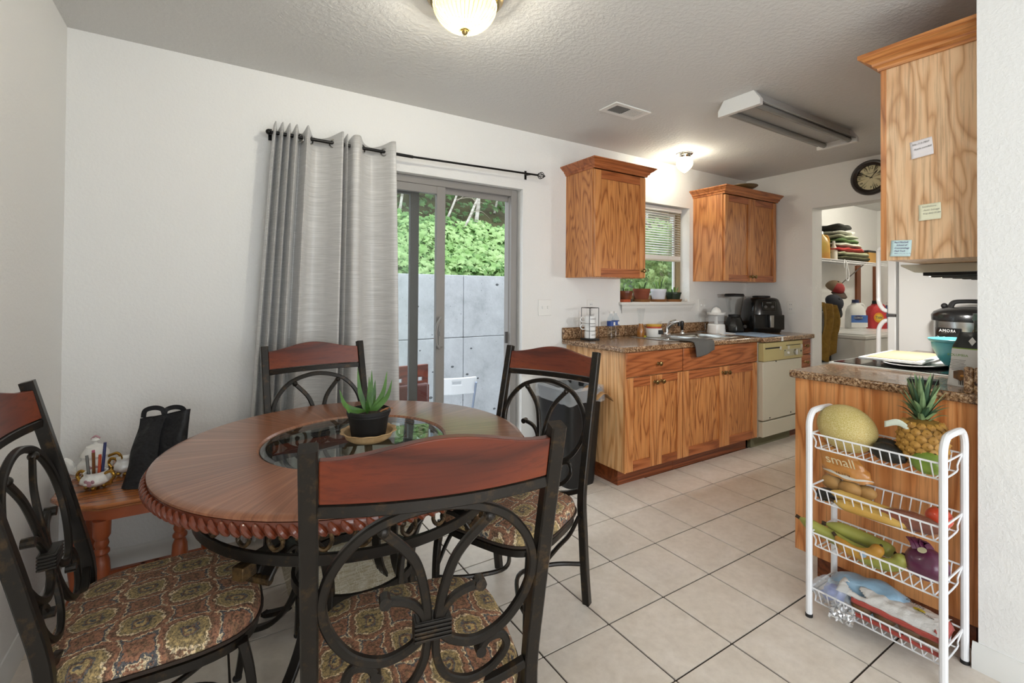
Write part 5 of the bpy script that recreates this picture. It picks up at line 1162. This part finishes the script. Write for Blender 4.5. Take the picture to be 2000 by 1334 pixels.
m.grid(sheet, 24, 40)
m.f = [f for f in m.f if not (.07 < sum(m.v[i][1] for i in f) / 4 + .035 * math.sin(sum(m.v[i][0] for i in f) / 4 * 60) < .115 and sum(m.v[i][0] for i in f) / 4 > -.055 and sum(m.v[i][0] for i in f) / 4 < .035)]
m.build('white_film', WF, t, solid=.001, ang=80)
for z0_, z1_ in ((.016, .036), (-.028, -.012)): MB().grid(lambda u, v, z0_=z0_, z1_=z1_: (-.080 - .004 * math.sin(PI * u) + .004 * noise.noise(Vector((u * 5, v * 9, 3))), .11 - .25 * v, z0_ + (z1_ - z0_) * u + .006 * noise.noise(Vector((1, v * 7, 5)))), 4, 24).build('red_band', RF, t, solid=.001, ang=80)
MB().grid(lambda u, v: (-.06 + .12 * u, -.120 - .022 * v, .038 - .03 * v * v + .005 * math.sin(u * 9)), 12, 6).build('red_tail', RF, t, solid=.001, ang=80)
for x, y in ((-.045, .09), (.02, .05), (-.045, .02), (.01, -.02), (-.045, -.055), (-.04, -.11), (.03, -.09)): MB().ball((x, y, .0), .030, 14, 10, .95, 1.2, .85).build('potato', mat('dark_potato', '#7d5a35', .6, col2='#6b4a2a', nscale=20), t)
text("EARTH'S", .016, INK, t, ((.025, -.045, .058), (-.35, -1, 0), (1, -.35, 0)), extrude=.0003); text('POTATOES', .011, INK, t, ((-.015, -.085, .058), (-.35, -1, 0), (1, -.35, 0)), extrude=.0003)
MB().ball((.005, -.062, .054), .012, 12, 8, .7, 1.5, .25).build('potato_emblem', mat('emblem_yellow', '#bda32c', .5), t)
fo = thing('foil_scrap', 'crumpled silver foil hanging at the left of the bottom basket', 'foil', (1.998, .835, .070))
MB().grid(lambda u, v: (-.018 + .03 * v + .008 * noise.noise(Vector((u * 8, v * 8, 1))), .04 - .08 * u + .006 * noise.noise(Vector((u * 9, v * 9, 4))), -.022 + .05 * v + .012 * noise.noise(Vector((u * 7, v * 9, 9)))), 12, 10).build('foil_sheet', mat('crumpled_foil', '#cfcfd0', .2, .8), fo, smooth=False, solid=.0006)
# ---------------------------------------------------------------- things on the range counter
t = thing('cutting_board', 'white cutting board lying across the cooktop', 'cutting board', (3.01, .975, .9375), .07)
MB().box(-.25, .25, -.125, .125, 0, .012).build('board', WHITEG, t, bevel=.005)
MB().box(-.225, .225, -.10, .10, .0122, .0135).build('worn_surface', mat('tan_worn_plastic', '#a39473', .6), t)
t = thing('oblong_tray', 'white oblong tray under the cutting board on the cooktop', 'tray', (2.93, .90, .923), .1)
m = MB(); 
for k_, z in ((.8, 0), (1, .012), (.97, .0135), (.78, .004)): m.v += [(.24 * k_ * math.cos(a), .13 * k_ * math.sin(a), z) for a in [2 * PI * i / 40 for i in range(40)]]
for i in range(3):
    for j in range(40): m.f.append((i * 40 + j, i * 40 + (j + 1) % 40, (i + 1) * 40 + (j + 1) % 40, (i + 1) * 40 + j))
m.f += [tuple(range(39, -1, -1)), tuple(120 + j for j in range(40))]; m.build('tray', WHITE, t)
TEAL = mat('teal_plastic', '#4c9ba3', .35)
t = thing('mixing_bowl', 'turquoise plastic mixing bowl on the cooktop', 'bowl', (2.93, .735, .9235))
MB().lathe([(0, 0), (.05, 0), (.055, .004), (.085, .045), (.105, .095), (.108, .118), (.116, .122), (.120, .132), (.117, .134), (.108, .124), (.10, .095), (.08, .05), (.05, .008), (0, .006)], 40).build('bowl_body', TEAL, t)
t = thing('multicooker', 'steel and black electric multicooker beside the refrigerator', 'cooker', (3.57, .855, .9145), 0)
MB().lathe([(0, 0), (.145, 0), (.152, .01), (.152, .03), (0, .03)], 40).build('base', BLACK, t)
MB().lathe([(.150, .03), (.157, .05), (.157, .20)], 40).build('steel_wrap', STEEL, t)
MB().lathe([(.157, .20), (.168, .205), (.170, .235), (.158, .255), (.12, .275), (0, .285)], 40).build('lid', BLACK, t)
MB().sweep(catmull([(-.09, 0, .27), (-.075, 0, .305), (-.03, 0, .312), (.03, 0, .312), (.075, 0, .305), (.09, 0, .27)], 5), rect(.035, .022, .006), (0, 0, 1)).xf(Matrix.Rotation(-PI / 2 + .5, 4, 'Z')).build('lid_handle', BLACKM, t)
MB().ball((-.02, .11, .285), .016, 12, 8).build('steam_valve', BLACKM, t)
def cyl_patch(name, r_, a0, a1, z0, z1, m_, par): return MB().grid(lambda u, v: (r_ * math.cos(a0 + (a1 - a0) * u), r_ * math.sin(a0 + (a1 - a0) * u), z0 + (z1 - z0) * v), 14, 2).build(name, m_, par, solid=.006)
A0 = math.radians(152)
cyl_patch('control_panel', .160, A0 - .42, A0 + .48, .035, .165, BLACK, t)
text('AROMA', .022, mat('white_print', '#dcdcda', .5), t, ((.1645 * math.cos(A0 + .12), .1645 * math.sin(A0 + .12), .15), (math.sin(A0 + .12), -math.cos(A0 + .12), 0), (0, 0, 1)), bend=.164, spacing=1.15)
for i in range(3):
    for j in range(2): 
        a = A0 - .25 + .25 * i; MB().tube([Vector((.1645 * math.cos(a + .07 * math.cos(q)), .1645 * math.sin(a + .07 * math.cos(q)), .065 + j * .04 + .012 * math.sin(q))) for q in [2 * PI * k_ / 14 for k_ in range(14)]], .0008, 4, closed=True).build('button_ring', mat('white_print', '#dcdcda'), t)
OLIVE = mat('olive_glass', '#1f2a14', .06, coat=.5)
t = thing('oil_bottle', 'dark green olive oil bottle against the near wall', 'bottle', (2.60, .602, .9145))
MB().lathe([(0, 0), (.033, 0), (.036, .004), (.036, .15), (.033, .175), (.018, .20), (.0145, .21), (.0145, .245)], 28).build('bottle_body', OLIVE, t)
MB().lathe([(.0145, .243), (.018, .245), (.018, .262), (.016, .264), (.016, .272), (0, .272)], 20).build('neck_ring', mat('green_glass_clear', '#4d6a5c', .1, coat=.5), t)
t = thing('snack_bag', 'black and white stand-up snack pouch in front of the oil bottle', 'pouch', (2.42, .605, .9145), math.radians(-8))
m = MB()
def pouch(u, v):
    a = 2 * PI * u; w_ = .046 * (1 - .12 * v - (.30 * max(0, v - .75) / .25 if v > .75 else 0)); d_ = .026 * (1 - v) ** .7 + .0015; x = d_ * math.sin(a); y = w_ * math.cos(a); q = noise.noise_vector(Vector((x * 30, y * 30, v * 5))) * .006 * v
    return (x + q.x + .012 * v, y + q.y - .012 * v, .205 * v)
m.grid(pouch, 32, 20, True); m.f.append(tuple(i * 21 for i in range(31, -1, -1)))
SPX = NT('pouch_print'); sx = SPX.add('ShaderNodeSeparateXYZ'); SPX.link(SPX.coord(), sx.inputs[0]); SPX.link(SPX.ramp(sx.outputs[2], [(0, lin('#dedcd9')), (.137, lin('#7fa032')), (.1435, lin('#141414'))], 'CONSTANT'), SPX.b.inputs['Base Color']); SPX.set(Roughness=.3)
m.build('pouch_film', SPX.m, t, ang=80)
text('KOLUMBIA', .0125, mat('green_print', '#6f9a3a', .5), t, ((-.026, .004, .118), (0, -1, 0), (.05, 0, 1)), extrude=.0003)
for i in range(8): MB().box(-.0315 + i * .0005, -.0310 + i * .0005, -.022 + .003 * (i % 3), .026 - .004 * (i % 2), .100 - i * .0055, .1012 - i * .0055).build('print_line', INK, t)
MB().prism([(-.02, -.014), (.0, -.022), (.024, -.014), (.024, .01), (.004, .02), (-.02, .012)], ((-.0335, -.006, .045), (0, -1, 0), (0, 0, 1)), .0006).build('nut_picture', mat('nut_brown', '#5a4433', .5, col2='#8a5f36', nscale=60), t)
MB().ball((-.034, -.012, .042), .006, 8, 6, .3, 1, .8).build('nut', mat('nut_gold', '#c98f43', .5), t)
for i in range(7): MB().box(-.0338, -.0332, -.034 + i * .005, -.032 + i * .005 + .001 * (i % 2), .008, .024).build('barcode_bar', INK, t)
MB().prism([(0, -.016), (.011, 0), (0, .016), (-.011, 0)], ((-.0035, -.030, .172), (0, -1, 0), (.06, 0, 1)), .0006).build('emblem', mat('white_print', '#dcdcda'), t)
t = thing('black_card_box', 'flat black printed box on the worktop behind the pineapple crown', 'box', (2.375, .710, .9145), .2)
MB().box(-.03, .03, -.045, .045, 0, .014).build('box_body', BLACKM, t, bevel=.001); text('PUMPKIN', .014, mat('white_print', '#dcdcda'), t, ((-.008, 0, .0142), (0, -1, 0), (1, 0, 0)), extrude=.0003)
# ---------------------------------------------------------------- laundry alcove
t = thing('washing_machine', 'white top loading washer in the laundry alcove', 'washer', (5.40, 2.27, 0))
MB().box(-.34, .34, -.34, .33, .02, .845).build('cabinet_body', APPL, t, bevel=.006); MB().box(-.345, .345, -.345, .33, .848, .88).build('top_deck', APPL, t, bevel=.006)
MB().box(-.25, .25, -.29, .10, .8805, .888).build('lid', APPL, t, bevel=.004)
MB().prism([(.20, .88), (.33, .88), (.33, 1.06), (.27, 1.06)], ((-.34, 0, 0), (0, 1, 0), (0, 0, 1)), .68).build('control_console', APPL, t, bevel=.004)
MB().lathe([(0, 0), (.035, 0), (.03, .03), (0, .032)], 18).xf(Matrix.Translation((-.1, .225, .97)) @ Matrix.Rotation(PI / 2 - .35, 4, 'X')).build('dial', GREYD, t)
t = thing('clothes_dryer', 'white dryer beside the washer, mostly hidden', 'dryer', (6.12, 2.27, 0))
MB().box(-.34, .34, -.34, .33, .02, .85).build('cabinet_body', APPL, t, bevel=.006); MB().box(-.345, .345, -.345, .33, .85, .885).build('top_deck', APPL, t, bevel=.006); MB().box(-.28, .28, -.36, -.34, .3, .7).build('door', APPL, t, bevel=.01)
def jug(name, label, loc, rot, w_, d_, h_, m_, capm, handle=True):
    t = thing(name, label, 'bottle', loc, rot)
    m = MB(); lv2 = [(1, 0), (1.02, .02), (1, h_ * .5), (.96, h_ * .66), (.72, h_ * .86), (.32, h_ * .95), (.30, h_)]
    for k_, z in lv2: m.v += [(x, y, z) for x, y in rr(w_ * k_, d_ * (.55 + .45 * k_), 32, .6)]
    for i in range(len(lv2) - 1):
        for j in range(32): m.f.append((i * 32 + j, i * 32 + (j + 1) % 32, (i + 1) * 32 + (j + 1) % 32, (i + 1) * 32 + j))
    m.f += [tuple(range(31, -1, -1)), tuple((len(lv2) - 1) * 32 + j for j in range(32))]; m.build('jug_body', m_, t)
    MB().lathe([(0, 0), (w_ * .36, 0), (w_ * .34, .035), (0, .036)], 18, (0, 0, h_)).build('cap', capm, t)
    if handle: MB().tube(catmull([(w_ * .25, 0, h_ * .93), (w_ * .75, 0, h_ * .95), (w_ * 1.0, 0, h_ * .80), (w_ * .98, 0, h_ * .6)], 5), .014, 8).build('handle', m_, t)
    return t
NAVY = mat('navy_cap', '#28345c', .4); WJ = mat('white_jug', '#e2e2e0', .35); RJ = mat('red_jug', '#b83437', .35); BLJ = mat('blue_jug', '#3d5f8c', .35)
ang = math.radians(-32)
t = jug('bleach_bottle', 'white bleach bottle with blue label on the dryer', (6.05, 2.40, .8855), ang, .098, .06, .285, WJ, NAVY)
MB().box(-.09, .09, -.0625, -.0605, .045, .15).build('label', mat('blue_label', '#3f66a8', .4), t); MB().box(-.09, .09, -.063, -.0605, .02, .07).build('label_lower', WJ, t)
MB().lathe([(0, 0), (.05, 0), (.05, .001)], 24, sx=1, sy=.5).xf(Matrix.Translation((-.015, -.0628, .122)) @ Matrix.Rotation(PI / 2, 4, 'X')).build('emblem', NAVY, t)
text('CLOROX', .024, mat('white_print', '#dcdcda'), t, ((-.015, -.0645, .122), (1, 0, 0), (0, 0, 1)))
t = jug('detergent_bottle', 'red laundry detergent bottle beside the bleach', (6.30, 2.30, .8855), ang, .10, .065, .275, RJ, BLACKM)
MB().lathe([(0, 0), (.055, 0), (.055, .001)], 24).xf(Matrix.Translation((-.02, -.0665, .125)) @ Matrix.Rotation(PI / 2, 4, 'X')).build('round_emblem', mat('emblem_orange', '#e0952e', .4), t)
MB().lathe([(0, 0), (.035, 0), (.035, .001)], 24).xf(Matrix.Translation((-.02, -.0680, .125)) @ Matrix.Rotation(PI / 2, 4, 'X')).build('inner_emblem', mat('emblem_yellow2', '#e6c84a', .4), t)
text('Tide', .042, mat('print_navy', '#27366b', .5), t, ((-.02, -.0705, .125), (1, 0, 0), (0, 0, 1)))
jug('softener_bottle', 'blue bottle behind the refrigerator handle on the dryer', (6.42, 2.22, .8855), ang, .07, .05, .26, BLJ, WJ, False)
lt = thing('added_laundry_light', 'added round ceiling light, out of view in the laundry alcove', 'ceiling light', (6.1, 1.75, ZC))  # unseen fixture added to brighten the laundry alcove
MB().lathe([(0, 0), (.12, 0), (.12, -.02), (0, -.02)], 28).build('base', WHITE, lt); MB().lathe([(.11, -.02), (.10, -.05), (.06, -.075), (0, -.085)], 28).build('diffuser', lampglass('added_lamp_glass'), lt)
point('added_laundry_fill', (6.1, 1.75, ZC - .055), 24, .03, (1, .98, .95))  # fill light of the added laundry fixture
# wire shelf along the laundry wall
t = thing('wire_shelf', 'white wire shelf along the laundry wall', 'shelf', (5.95, 2.58, 1.635))
for y in (-.165, .17): MB().tube([(-1.0, y, 0), (1.0, y, 0)], .004, 6).build('rail', WIRE, t)
MB().tube([(-1.0, -.17, -.025), (1.0, -.17, -.025)], .004, 6).build('front_lip', WIRE, t)
swm = MB().tube([(0, -.17, -.025), (0, -.167, .002), (0, .17, .002)], .002, 5, ref=(1, 0, 0)).mesh('wire', WIRE)
for i in range(60): link('wire', swm, t, (-1.0 + i * 2 / 59, 0, 0))
MB().tube([(.4, -.16, -.01), (.4, .175, -.33)], .006, 6).build('brace', GREYV, t)
def simple_bottle(label, loc, pr, m_, capm, ch_, nm='bottle'):
    b = thing(nm, label, 'bottle', loc, 0, 'bottles on the laundry shelf'); MB().lathe(pr, 18).build('bottle_body', m_, b); r_ = pr[-1][0]; h_ = pr[-1][1]; MB().lathe([(0, 0), (r_ * 1.1, 0), (r_ * 1.05, ch_), (0, ch_)], 14, (0, 0, h_)).build('cap', capm, b)
simple_bottle('dark blue bottle with white print at the left end of the laundry shelf', (5.40, 2.52, 1.6415), [(0, 0), (.045, 0), (.045, .14), (.02, .18), (.018, .19)], NAVY, WJ, .03)
simple_bottle('maroon capped bottle behind the others on the laundry shelf', (5.46, 2.66, 1.6415), [(0, 0), (.05, 0), (.05, .22), (.02, .27), (.018, .28)], mat('pale_bottle', '#cfc9bd', .4), mat('maroon_cap', '#6b2a32', .4), .05)
jug('oil_jug', 'yellow plastic jug on the laundry shelf', (5.60, 2.56, 1.6415), ang, .095, .06, .27, mat('murky_yellow', '#b39a3c', .35, col2='#b3762f', nscale=4), WJ)
simple_bottle('small clear bottle with label on the laundry shelf', (5.78, 2.50, 1.6415), [(0, 0), (.035, 0), (.035, .12), (.014, .165), (.013, .19)], mat('pale_bottle', '#cfc9bd'), WJ, .02)
cols = [('#4e4c34', 'olive'), ('#a9a98c', 'pale green'), ('#a3322e', 'red'), ('#c8c6b6', 'cream'), ('#5f7a4a', 'green checked'), ('#b9bca6', 'light sage'), ('#d9d8cc', 'white'), ('#2f2f2b', 'black')]
z = 1.642
for i, (c_, nm) in enumerate(cols):
    h_ = .034 if i < 7 else .05; x0 = 6.16 - .03 * i if i < 7 else 5.92
    f_ = thing('folded_garment', '%s folded garment in the pile on the laundry shelf' % nm, 'clothes', (x0, 2.57, z), random.uniform(-.1, .1), 'folded clothes on the laundry shelf')
    fm = mat('cloth_' + nm.replace(' ', '_'), c_, .9, bump=(18, .6, .02))
    pillow((.40 - .03 * i) * random.uniform(.9, 1.1), .15, h_ * .58, i * 3.1, .02, 9, .45).xf(Matrix.Translation((0, 0, h_ * .62 + .012))).build('folded_cloth', fm, f_, ang=80)
    z += h_ + .012
t = thing('wooden_crate', 'small tan box with black lid at the right of the laundry shelf', 'box', (6.62, 2.55, 1.6415)); MB().box(-.10, .10, -.1, .1, 0, .12).build('box_body', mat('tan_box', '#a97f3e', .6), t, bevel=.003); MB().box(-.11, .10, -.1, .1, .1205, .145).build('lid', BLACKM, t, bevel=.003)
t = thing('cord_hank', 'looped white cord hanging from the laundry shelf', 'cord', (5.84, 2.40, 1.61))
MB().tube(catmull([(-.05, 0, -.06), (-.06, 0, -.01), (-.02, .01, .03), (.01, 0, -.02), (.05, 0, -.13), (.04, 0, -.19), (.0, 0, -.19), (-.01, 0, -.12), (.0, 0, -.02), (.03, 0, -.06), (.06, 0, -.15), (.03, 0, -.20), (-.01, 0, -.17)], 6), .005, 6).build('cord_loop', WIRE, t)
for x, w_, lab in ((7.0, .11, 'wide brown wooden strip on the laundry wall'), (7.5, .07, 'narrow brown wooden strip in the laundry corner')): tag(MB().box(x - w_ / 2, x + w_ / 2, D - .025, D - .0005, .0, 1.64).build('wooden_strip', mat('brown_strip', '#7a4526', .6), bevel=.002), lab, 'wood strip')
def cap_hat(label, loc, rot, m1, m2, txt=None):
    t = thing('baseball_cap', label, 'cap', loc, 0); t.rotation_euler = rot
    MB().grid(lambda u, v: (.09 * math.cos(PI * 2 * u) * math.cos(v * PI / 2 * .99), .095 * math.sin(2 * PI * u) * math.cos(v * PI / 2 * .99), .085 * math.sin(v * PI / 2)), 28, 8, True).build('crown', m1, t, solid=.003)
    MB().grid(lambda u, v: (lambda a: ((.088 + .065 * v * math.sin(PI * u)) * math.cos(a), (.093 + .08 * v * math.sin(PI * u)) * math.sin(a), -.004 - .016 * v * v))(-PI / 2 - .95 + 1.9 * u), 16, 5).build('bill', m2, t, solid=.004)
    MB().grid(lambda u, v: (lambda a: (.0925 * math.cos(a) * math.cos(v * 1.25), .0975 * math.sin(a) * math.cos(v * 1.25), .0875 * math.sin(v * 1.25)))(-PI / 2 - .9 + 1.8 * u), 12, 8).build('front_panel', mat('cap_red', '#8d2b2c', .8), t) if txt else None
    MB().ball((0, 0, .087), .007, 8, 5).build('button', m2, t)
    return t
cap_hat('red fronted tan trucker cap hanging under the laundry shelf', (5.80, 2.50, 1.33), (math.radians(35), 0, math.radians(-25)), mat('cap_tan', '#7a6650', .9), mat('cap_brown', '#3c2c22', .8), 'x')
cap_hat('dark navy cap hanging below the red cap', (5.66, 2.45, 1.17), (math.radians(60), 0, math.radians(-25)), mat('cap_navy', '#23252f', .8), mat('cap_black', '#191919', .8))
t = thing('laundry_hamper', 'grey and black laundry hamper just inside the alcove', 'hamper', (4.92, 2.34, 0)); MB().box(-.12, .12, -.14, .14, 0, .62).build('hamper_body', APPL, t, bevel=.01); MB().box(-.122, .122, -.142, .142, .62, .90).build('black_bin', BLACKM, t, bevel=.01); MB().box(-.12, .12, -.14, .14, .90, 1.10).build('grey_top', mat('grey_felt', '#9a9a97', .8), t, bevel=.01)
pillow(.1, .12, .03, 4).xf(Matrix.Translation((0, 0, 1.12))).build('folded_linen', mat('blue_grey_linen', '#5b6670', .9), t, ang=80)
m = MB().grid(lambda u, v: (-.11 + .20 * u, -.150 - .045 * u - .02 * math.sin(PI * min(1, v * 1.6)) - .014 * math.sin(u * 13 + v * 3), 1.19 - (.50 + .05 * math.sin(u * 5)) * v - .03 * u), 20, 26)
tag(m.build('mustard_towel', mat('mustard_terry', '#8f6f2c', .95, col2='#7d5f24', nscale=20, bump=(60, .8, .01)), loc=(4.92, 2.34, 0), solid=.006), 'mustard towel hanging over the hamper in the laundry alcove', 'towel')
# ---------------------------------------------------------------- outside: patio, retaining wall, hillside
def concrete():
    t = NT('weathered_concrete'); v = t.coord(); n = t.noise(v, 3, 8, .75); n2 = t.noise(v, 38, 3, .6)
    c = t.ramp(n.outputs[0], [(.25, lin('#989b9e')), (.45, lin('#b4b6b9')), (.6, lin('#bfc1c4')), (.75, lin('#d2d4d5'))]); k = t.ramp(n2.outputs[0], [(.27, (.25, .25, .25, 1)), (.31, (1, 1, 1, 1))])
    t.link(t.mix(.9, c, k, 'MULTIPLY'), t.b.inputs['Base Color']); t.set(Roughness=.9); t.bump(n2.outputs[0], .4, .01); return t.m
CONC = concrete(); PZ = -.37; YW = 4.7
struct(MB().box(-3, 12, D + WT, YW + .3, PZ - .1, PZ).build('patio_slab', CONC, smooth=False))
rw = thing('retaining_wall', 'pale cast concrete retaining wall behind the patio', 'wall', (0, YW, PZ))
seams = (-1.4, .48, 2.36, 4.24, 6.12, 8.0, 10.0)
for a, b in zip(seams, seams[1:]):
    for z0, z1, dy in ((0, 1.125, 0), (1.131, 1.815, .006)):
        m = MB().box(a + .003, b - .003, dy, .25, z0, z1); m.build('cast_panel', CONC, rw, bevel=.006)
MB().box(seams[0], seams[-1], .03, .24, 0, 1.81).build('core', mat('dark_joint', '#6d6f70', .9), rw)
for i in range(26):
    x = random.uniform(1.0, 4.2); z = random.uniform(.1, 1.75); MB().ball((0, 0, 0), random.uniform(.008, .018), 8, 6, 1.3, .4, .8).build('pit_mark', mat('pit_grey', '#5c5e60', .9), rw, (x, .0 if z < 1.125 else .006, z))  # small dark grey pit marks scattered over the panels
# hillside ground
def gz(y): return 1.40 + (y - YW - .25) * .80
m = MB().grid(lambda u, v: (-2 + 15 * u, YW + .2 + 7 * v, gz(YW + .2 + 7 * v) - .12 + .15 * noise.noise(Vector((u * 20, v * 9, 0)))), 40, 24)
struct(m.build('hillside_ground', mat('leaf_litter', '#4b4a2c', .95, col2='#3a3520', nscale=5)))
def leafmesh(n, seed, box, size, zfun, tilt=.95):
    random.seed(seed); V = []; F = []
    sh = [(0, 0), (.28, .10), (.52, .05), (.34, .32), (.50, .58), (.22, .55), (0, 1.0), (-.22, .55), (-.50, .58), (-.34, .32), (-.52, .05), (-.28, .10)]
    for i in range(n):
        y = random.uniform(box[2], box[3]); sh_ = max(0, y - YW) * .7; x = random.uniform(box[0] + sh_ * .6, box[1] + sh_); z = zfun(x, y)
        nrm = Vector((random.gauss(-.2, .4), -1 + random.gauss(0, .35), tilt + random.gauss(0, .4))).normalized(); q = nrm.to_track_quat('Z', 'Y').to_matrix() @ Matrix.Rotation(random.uniform(0, 2 * PI), 3, 'Z'); s = size * random.uniform(.55, 1.4)
        b = len(V); c = Vector((x, y, z))
        for a, d in sh: V.append(tuple(c + q @ Vector((a * s, (d - .5) * s, -.22 * s * abs(a) - .25 * s * (d - .5) ** 2))))
        V.append(tuple(c + q @ Vector((0, -.1 * s, .03 * s)))); e = b + 12
        for j in range(12): F.append((b + j, b + (j + 1) % 12, e))
    m = MB(); m.v = V; m.f = F; return m
def leafm(name, a, b_):
    t = NT(name); n = t.noise(t.coord(), 5.0, 3); t.link(t.ramp(n.outputs[0], [(.35, lin(a)), (.65, lin(b_))]), t.b.inputs['Base Color']); t.set(Roughness=.5)
    tr = t.add('ShaderNodeBsdfTranslucent'); tr.inputs[0].default_value = lin(b_); mx = t.add('ShaderNodeMixShader'); mx.inputs[0].default_value = .3; t.link(t.b.outputs[0], mx.inputs[1]); t.link(tr.outputs[0], mx.inputs[2]); t.link(mx.outputs[0], t.out.inputs[0]); return t.m
def foliage(name, label, m, mt):
    me = bpy.data.meshes.new(name); me.from_pydata(m.v, [], m.f); me.materials.append(mt); o = link(name, me); tag(o, label, 'foliage'); o['kind'] = 'stuff'
def lump(x, y): return .16 * noise.noise(Vector((x * 2.2, y * 2.2, 4)))
zf = lambda lo, hi: (lambda x, y: gz(y) + lump(x, y) + random.uniform(lo, hi))
foliage('hillside_foliage', 'pale green broad leaves covering the bank above the retaining wall', leafmesh(5600, 1, (.6, 4.2, YW + .26, YW + 1.02), .085, zf(-.06, .15)), leafm('leaf_pale', '#7fa85a', '#b3cf8e'))
foliage('hillside_foliage', 'deeper green leaves among the pale ones on the bank', leafmesh(4200, 2, (.6, 4.2, YW + .26, YW + 1.25), .075, zf(-.08, .12)), leafm('leaf_mid', '#4f7a3a', '#7ba45a'))
foliage('hillside_foliage', 'dark undergrowth leaves high on the bank', leafmesh(3000, 3, (.2, 4.8, YW + 1.45, YW + 3.4), .085, zf(-.1, .7)), leafm('leaf_dark', '#3c5a2c', '#587a3c'))
random.seed(21)
BARK = mat('pale_bark', '#c9c4ba', .85, col2='#8f897c', nscale=9, nscl=(1, 1, 3)); TWIG = mat('grey_twig', '#9a9182', .9)
for i, (x, y, x1, h_, r_) in enumerate(((3.15, 5.95, 3.27, 1.1, .030), (2.69, 5.66, 3.22, .95, .020), (2.76, 6.1, 3.16, 1.0, .017), (2.08, 6.1, 2.2, 1.0, .020), (3.76, 6.45, 3.95, 1.0, .018), (7.4, 6.6, 7.3, 2, .04), (8.4, 6.8, 8.6, 2, .04))):
    b0 = Vector((x, y, gz(y) - .1)); t = thing('bank_tree', ('pale slim tree trunk on the bank, %s' % ('upright with white bark', 'slanting to the right', 'second slanting one behind', 'seen through the fixed door pane', 'thin one at the right of the door view', 'left of the two behind the window shrub', 'right of the two behind the window shrub')[i]), 'tree', tuple(b0), 0, 'trees on the bank')
    dx = x1 - x; h2 = h_ * 2.2
    P = catmull([(0, 0, 0), (dx * .35 + .02, .02, h_ * .35), (dx * .7 - .02, 0, h_ * .7), (dx, .0, h_), (dx * 2.0, .1, h2)], 5); MB().tube(P, r_, 9, scale=lambda q: 1 - .4 * q).build('trunk', BARK, t)
    for k_ in range(9):
        p = P[random.randint(5, len(P) - 4)]; d_ = Vector((random.uniform(-1, 1), random.uniform(-.4, .3), random.uniform(-.4, .8))).normalized(); L = random.uniform(.3, .7)
        MB().tube(catmull([p, p + d_ * L * .5 + Vector((0, 0, .06)), p + d_ * L], 4), .006, 5, scale=lambda q: 1 - .6 * q).build('branch', TWIG, t)
foliage('window_shrub', 'bushy green shrub on the patio seen through the kitchen window', leafmesh(5200, 9, (4.5, 6.7, 3.9, 4.6), .075, lambda x, y: random.uniform(.55, 2.15) + .2 * noise.noise(Vector((x * 3, y * 3, 1))), .5), leafm('leaf_window', '#5f7f42', '#a3b878'))
# white folding chair on the patio
t = thing('folding_chair', 'white plastic folding chair on the patio outside', 'chair', (2.02, 4.18, PZ), math.radians(-12))
FW = mat('white_resin', '#e6e8ea', .4); GT = mat('grey_tube_steel', '#8f98a8', .35, .6)
bk = [(-.20, .63), (.20, .63), (.205, .70), (.195, .79), (.17, .81), (-.17, .81), (-.195, .79), (-.205, .70)]
def backpl(u, v): return None
m = slab_holes(MB(), 'y', -.012, .012, (-.205, .205), (.635, .80), [(-.045, .045, .735, .765)]); m.v = [(x, y + .03 * (x / .2) ** 2 - .12 * (z - .45), z) for x, y, z in m.v]; m.build('back_panel', FW, t, bevel=.01)
for s in (-1, 1):
    MB().tube([(s * .195, .30, .0), (s * .19, -.05, .75)], .011, 8).build('long_leg', GT, t); MB().tube([(s * .175, -.24, 0), (s * .17, .12, .45)], .011, 8).build('short_leg', GT, t)
MB().poly([(-.19, -.17), (.19, -.17), (.2, .0), (.19, .20), (-.19, .20), (-.2, 0)], .43, .455).build('seat', FW, t, bevel=.01)
t = thing('added_red_chair', 'added red brown slatted chair with maroon cushion for a likely reflection in the sliding pane', 'chair', (1.27, 3.50, PZ), math.radians(4))  # added chair stands in for a reddish shape, likely a pane reflection
RWd = wood('red_stained_wood', '#8a3b22', '#7a311b', '#632513', 'x', 1, .35, .2); MAR = mat('maroon_vinyl', '#5e2a26', .3, coat=.3)
slab_holes(MB(), 'y', -.015, .015, (-.25, .18), (.90, 1.06), [(-.16 + .085 * i, -.12 + .085 * i, .935, .965) for i in range(4)]).build('back_board', RWd, t, bevel=.004)
MB().box(-.24, .16, -.07, -.016, .52, .925).build('back_cushion', MAR, t, bevel=.02)
for x in (-.235, .165):
    MB().box(x - .02, x + .02, -.02, .02, 0, .90).build('rear_leg', RWd, t); MB().box(x - .02, x + .02, -.44, -.40, 0, .42).build('front_leg', RWd, t)
MB().box(-.25, .18, -.44, -.02, .40, .44).build('seat_board', RWd, t, bevel=.004); MB().box(-.23, .16, -.43, -.08, .441, .51).build('seat_cushion', MAR, t, bevel=.02)
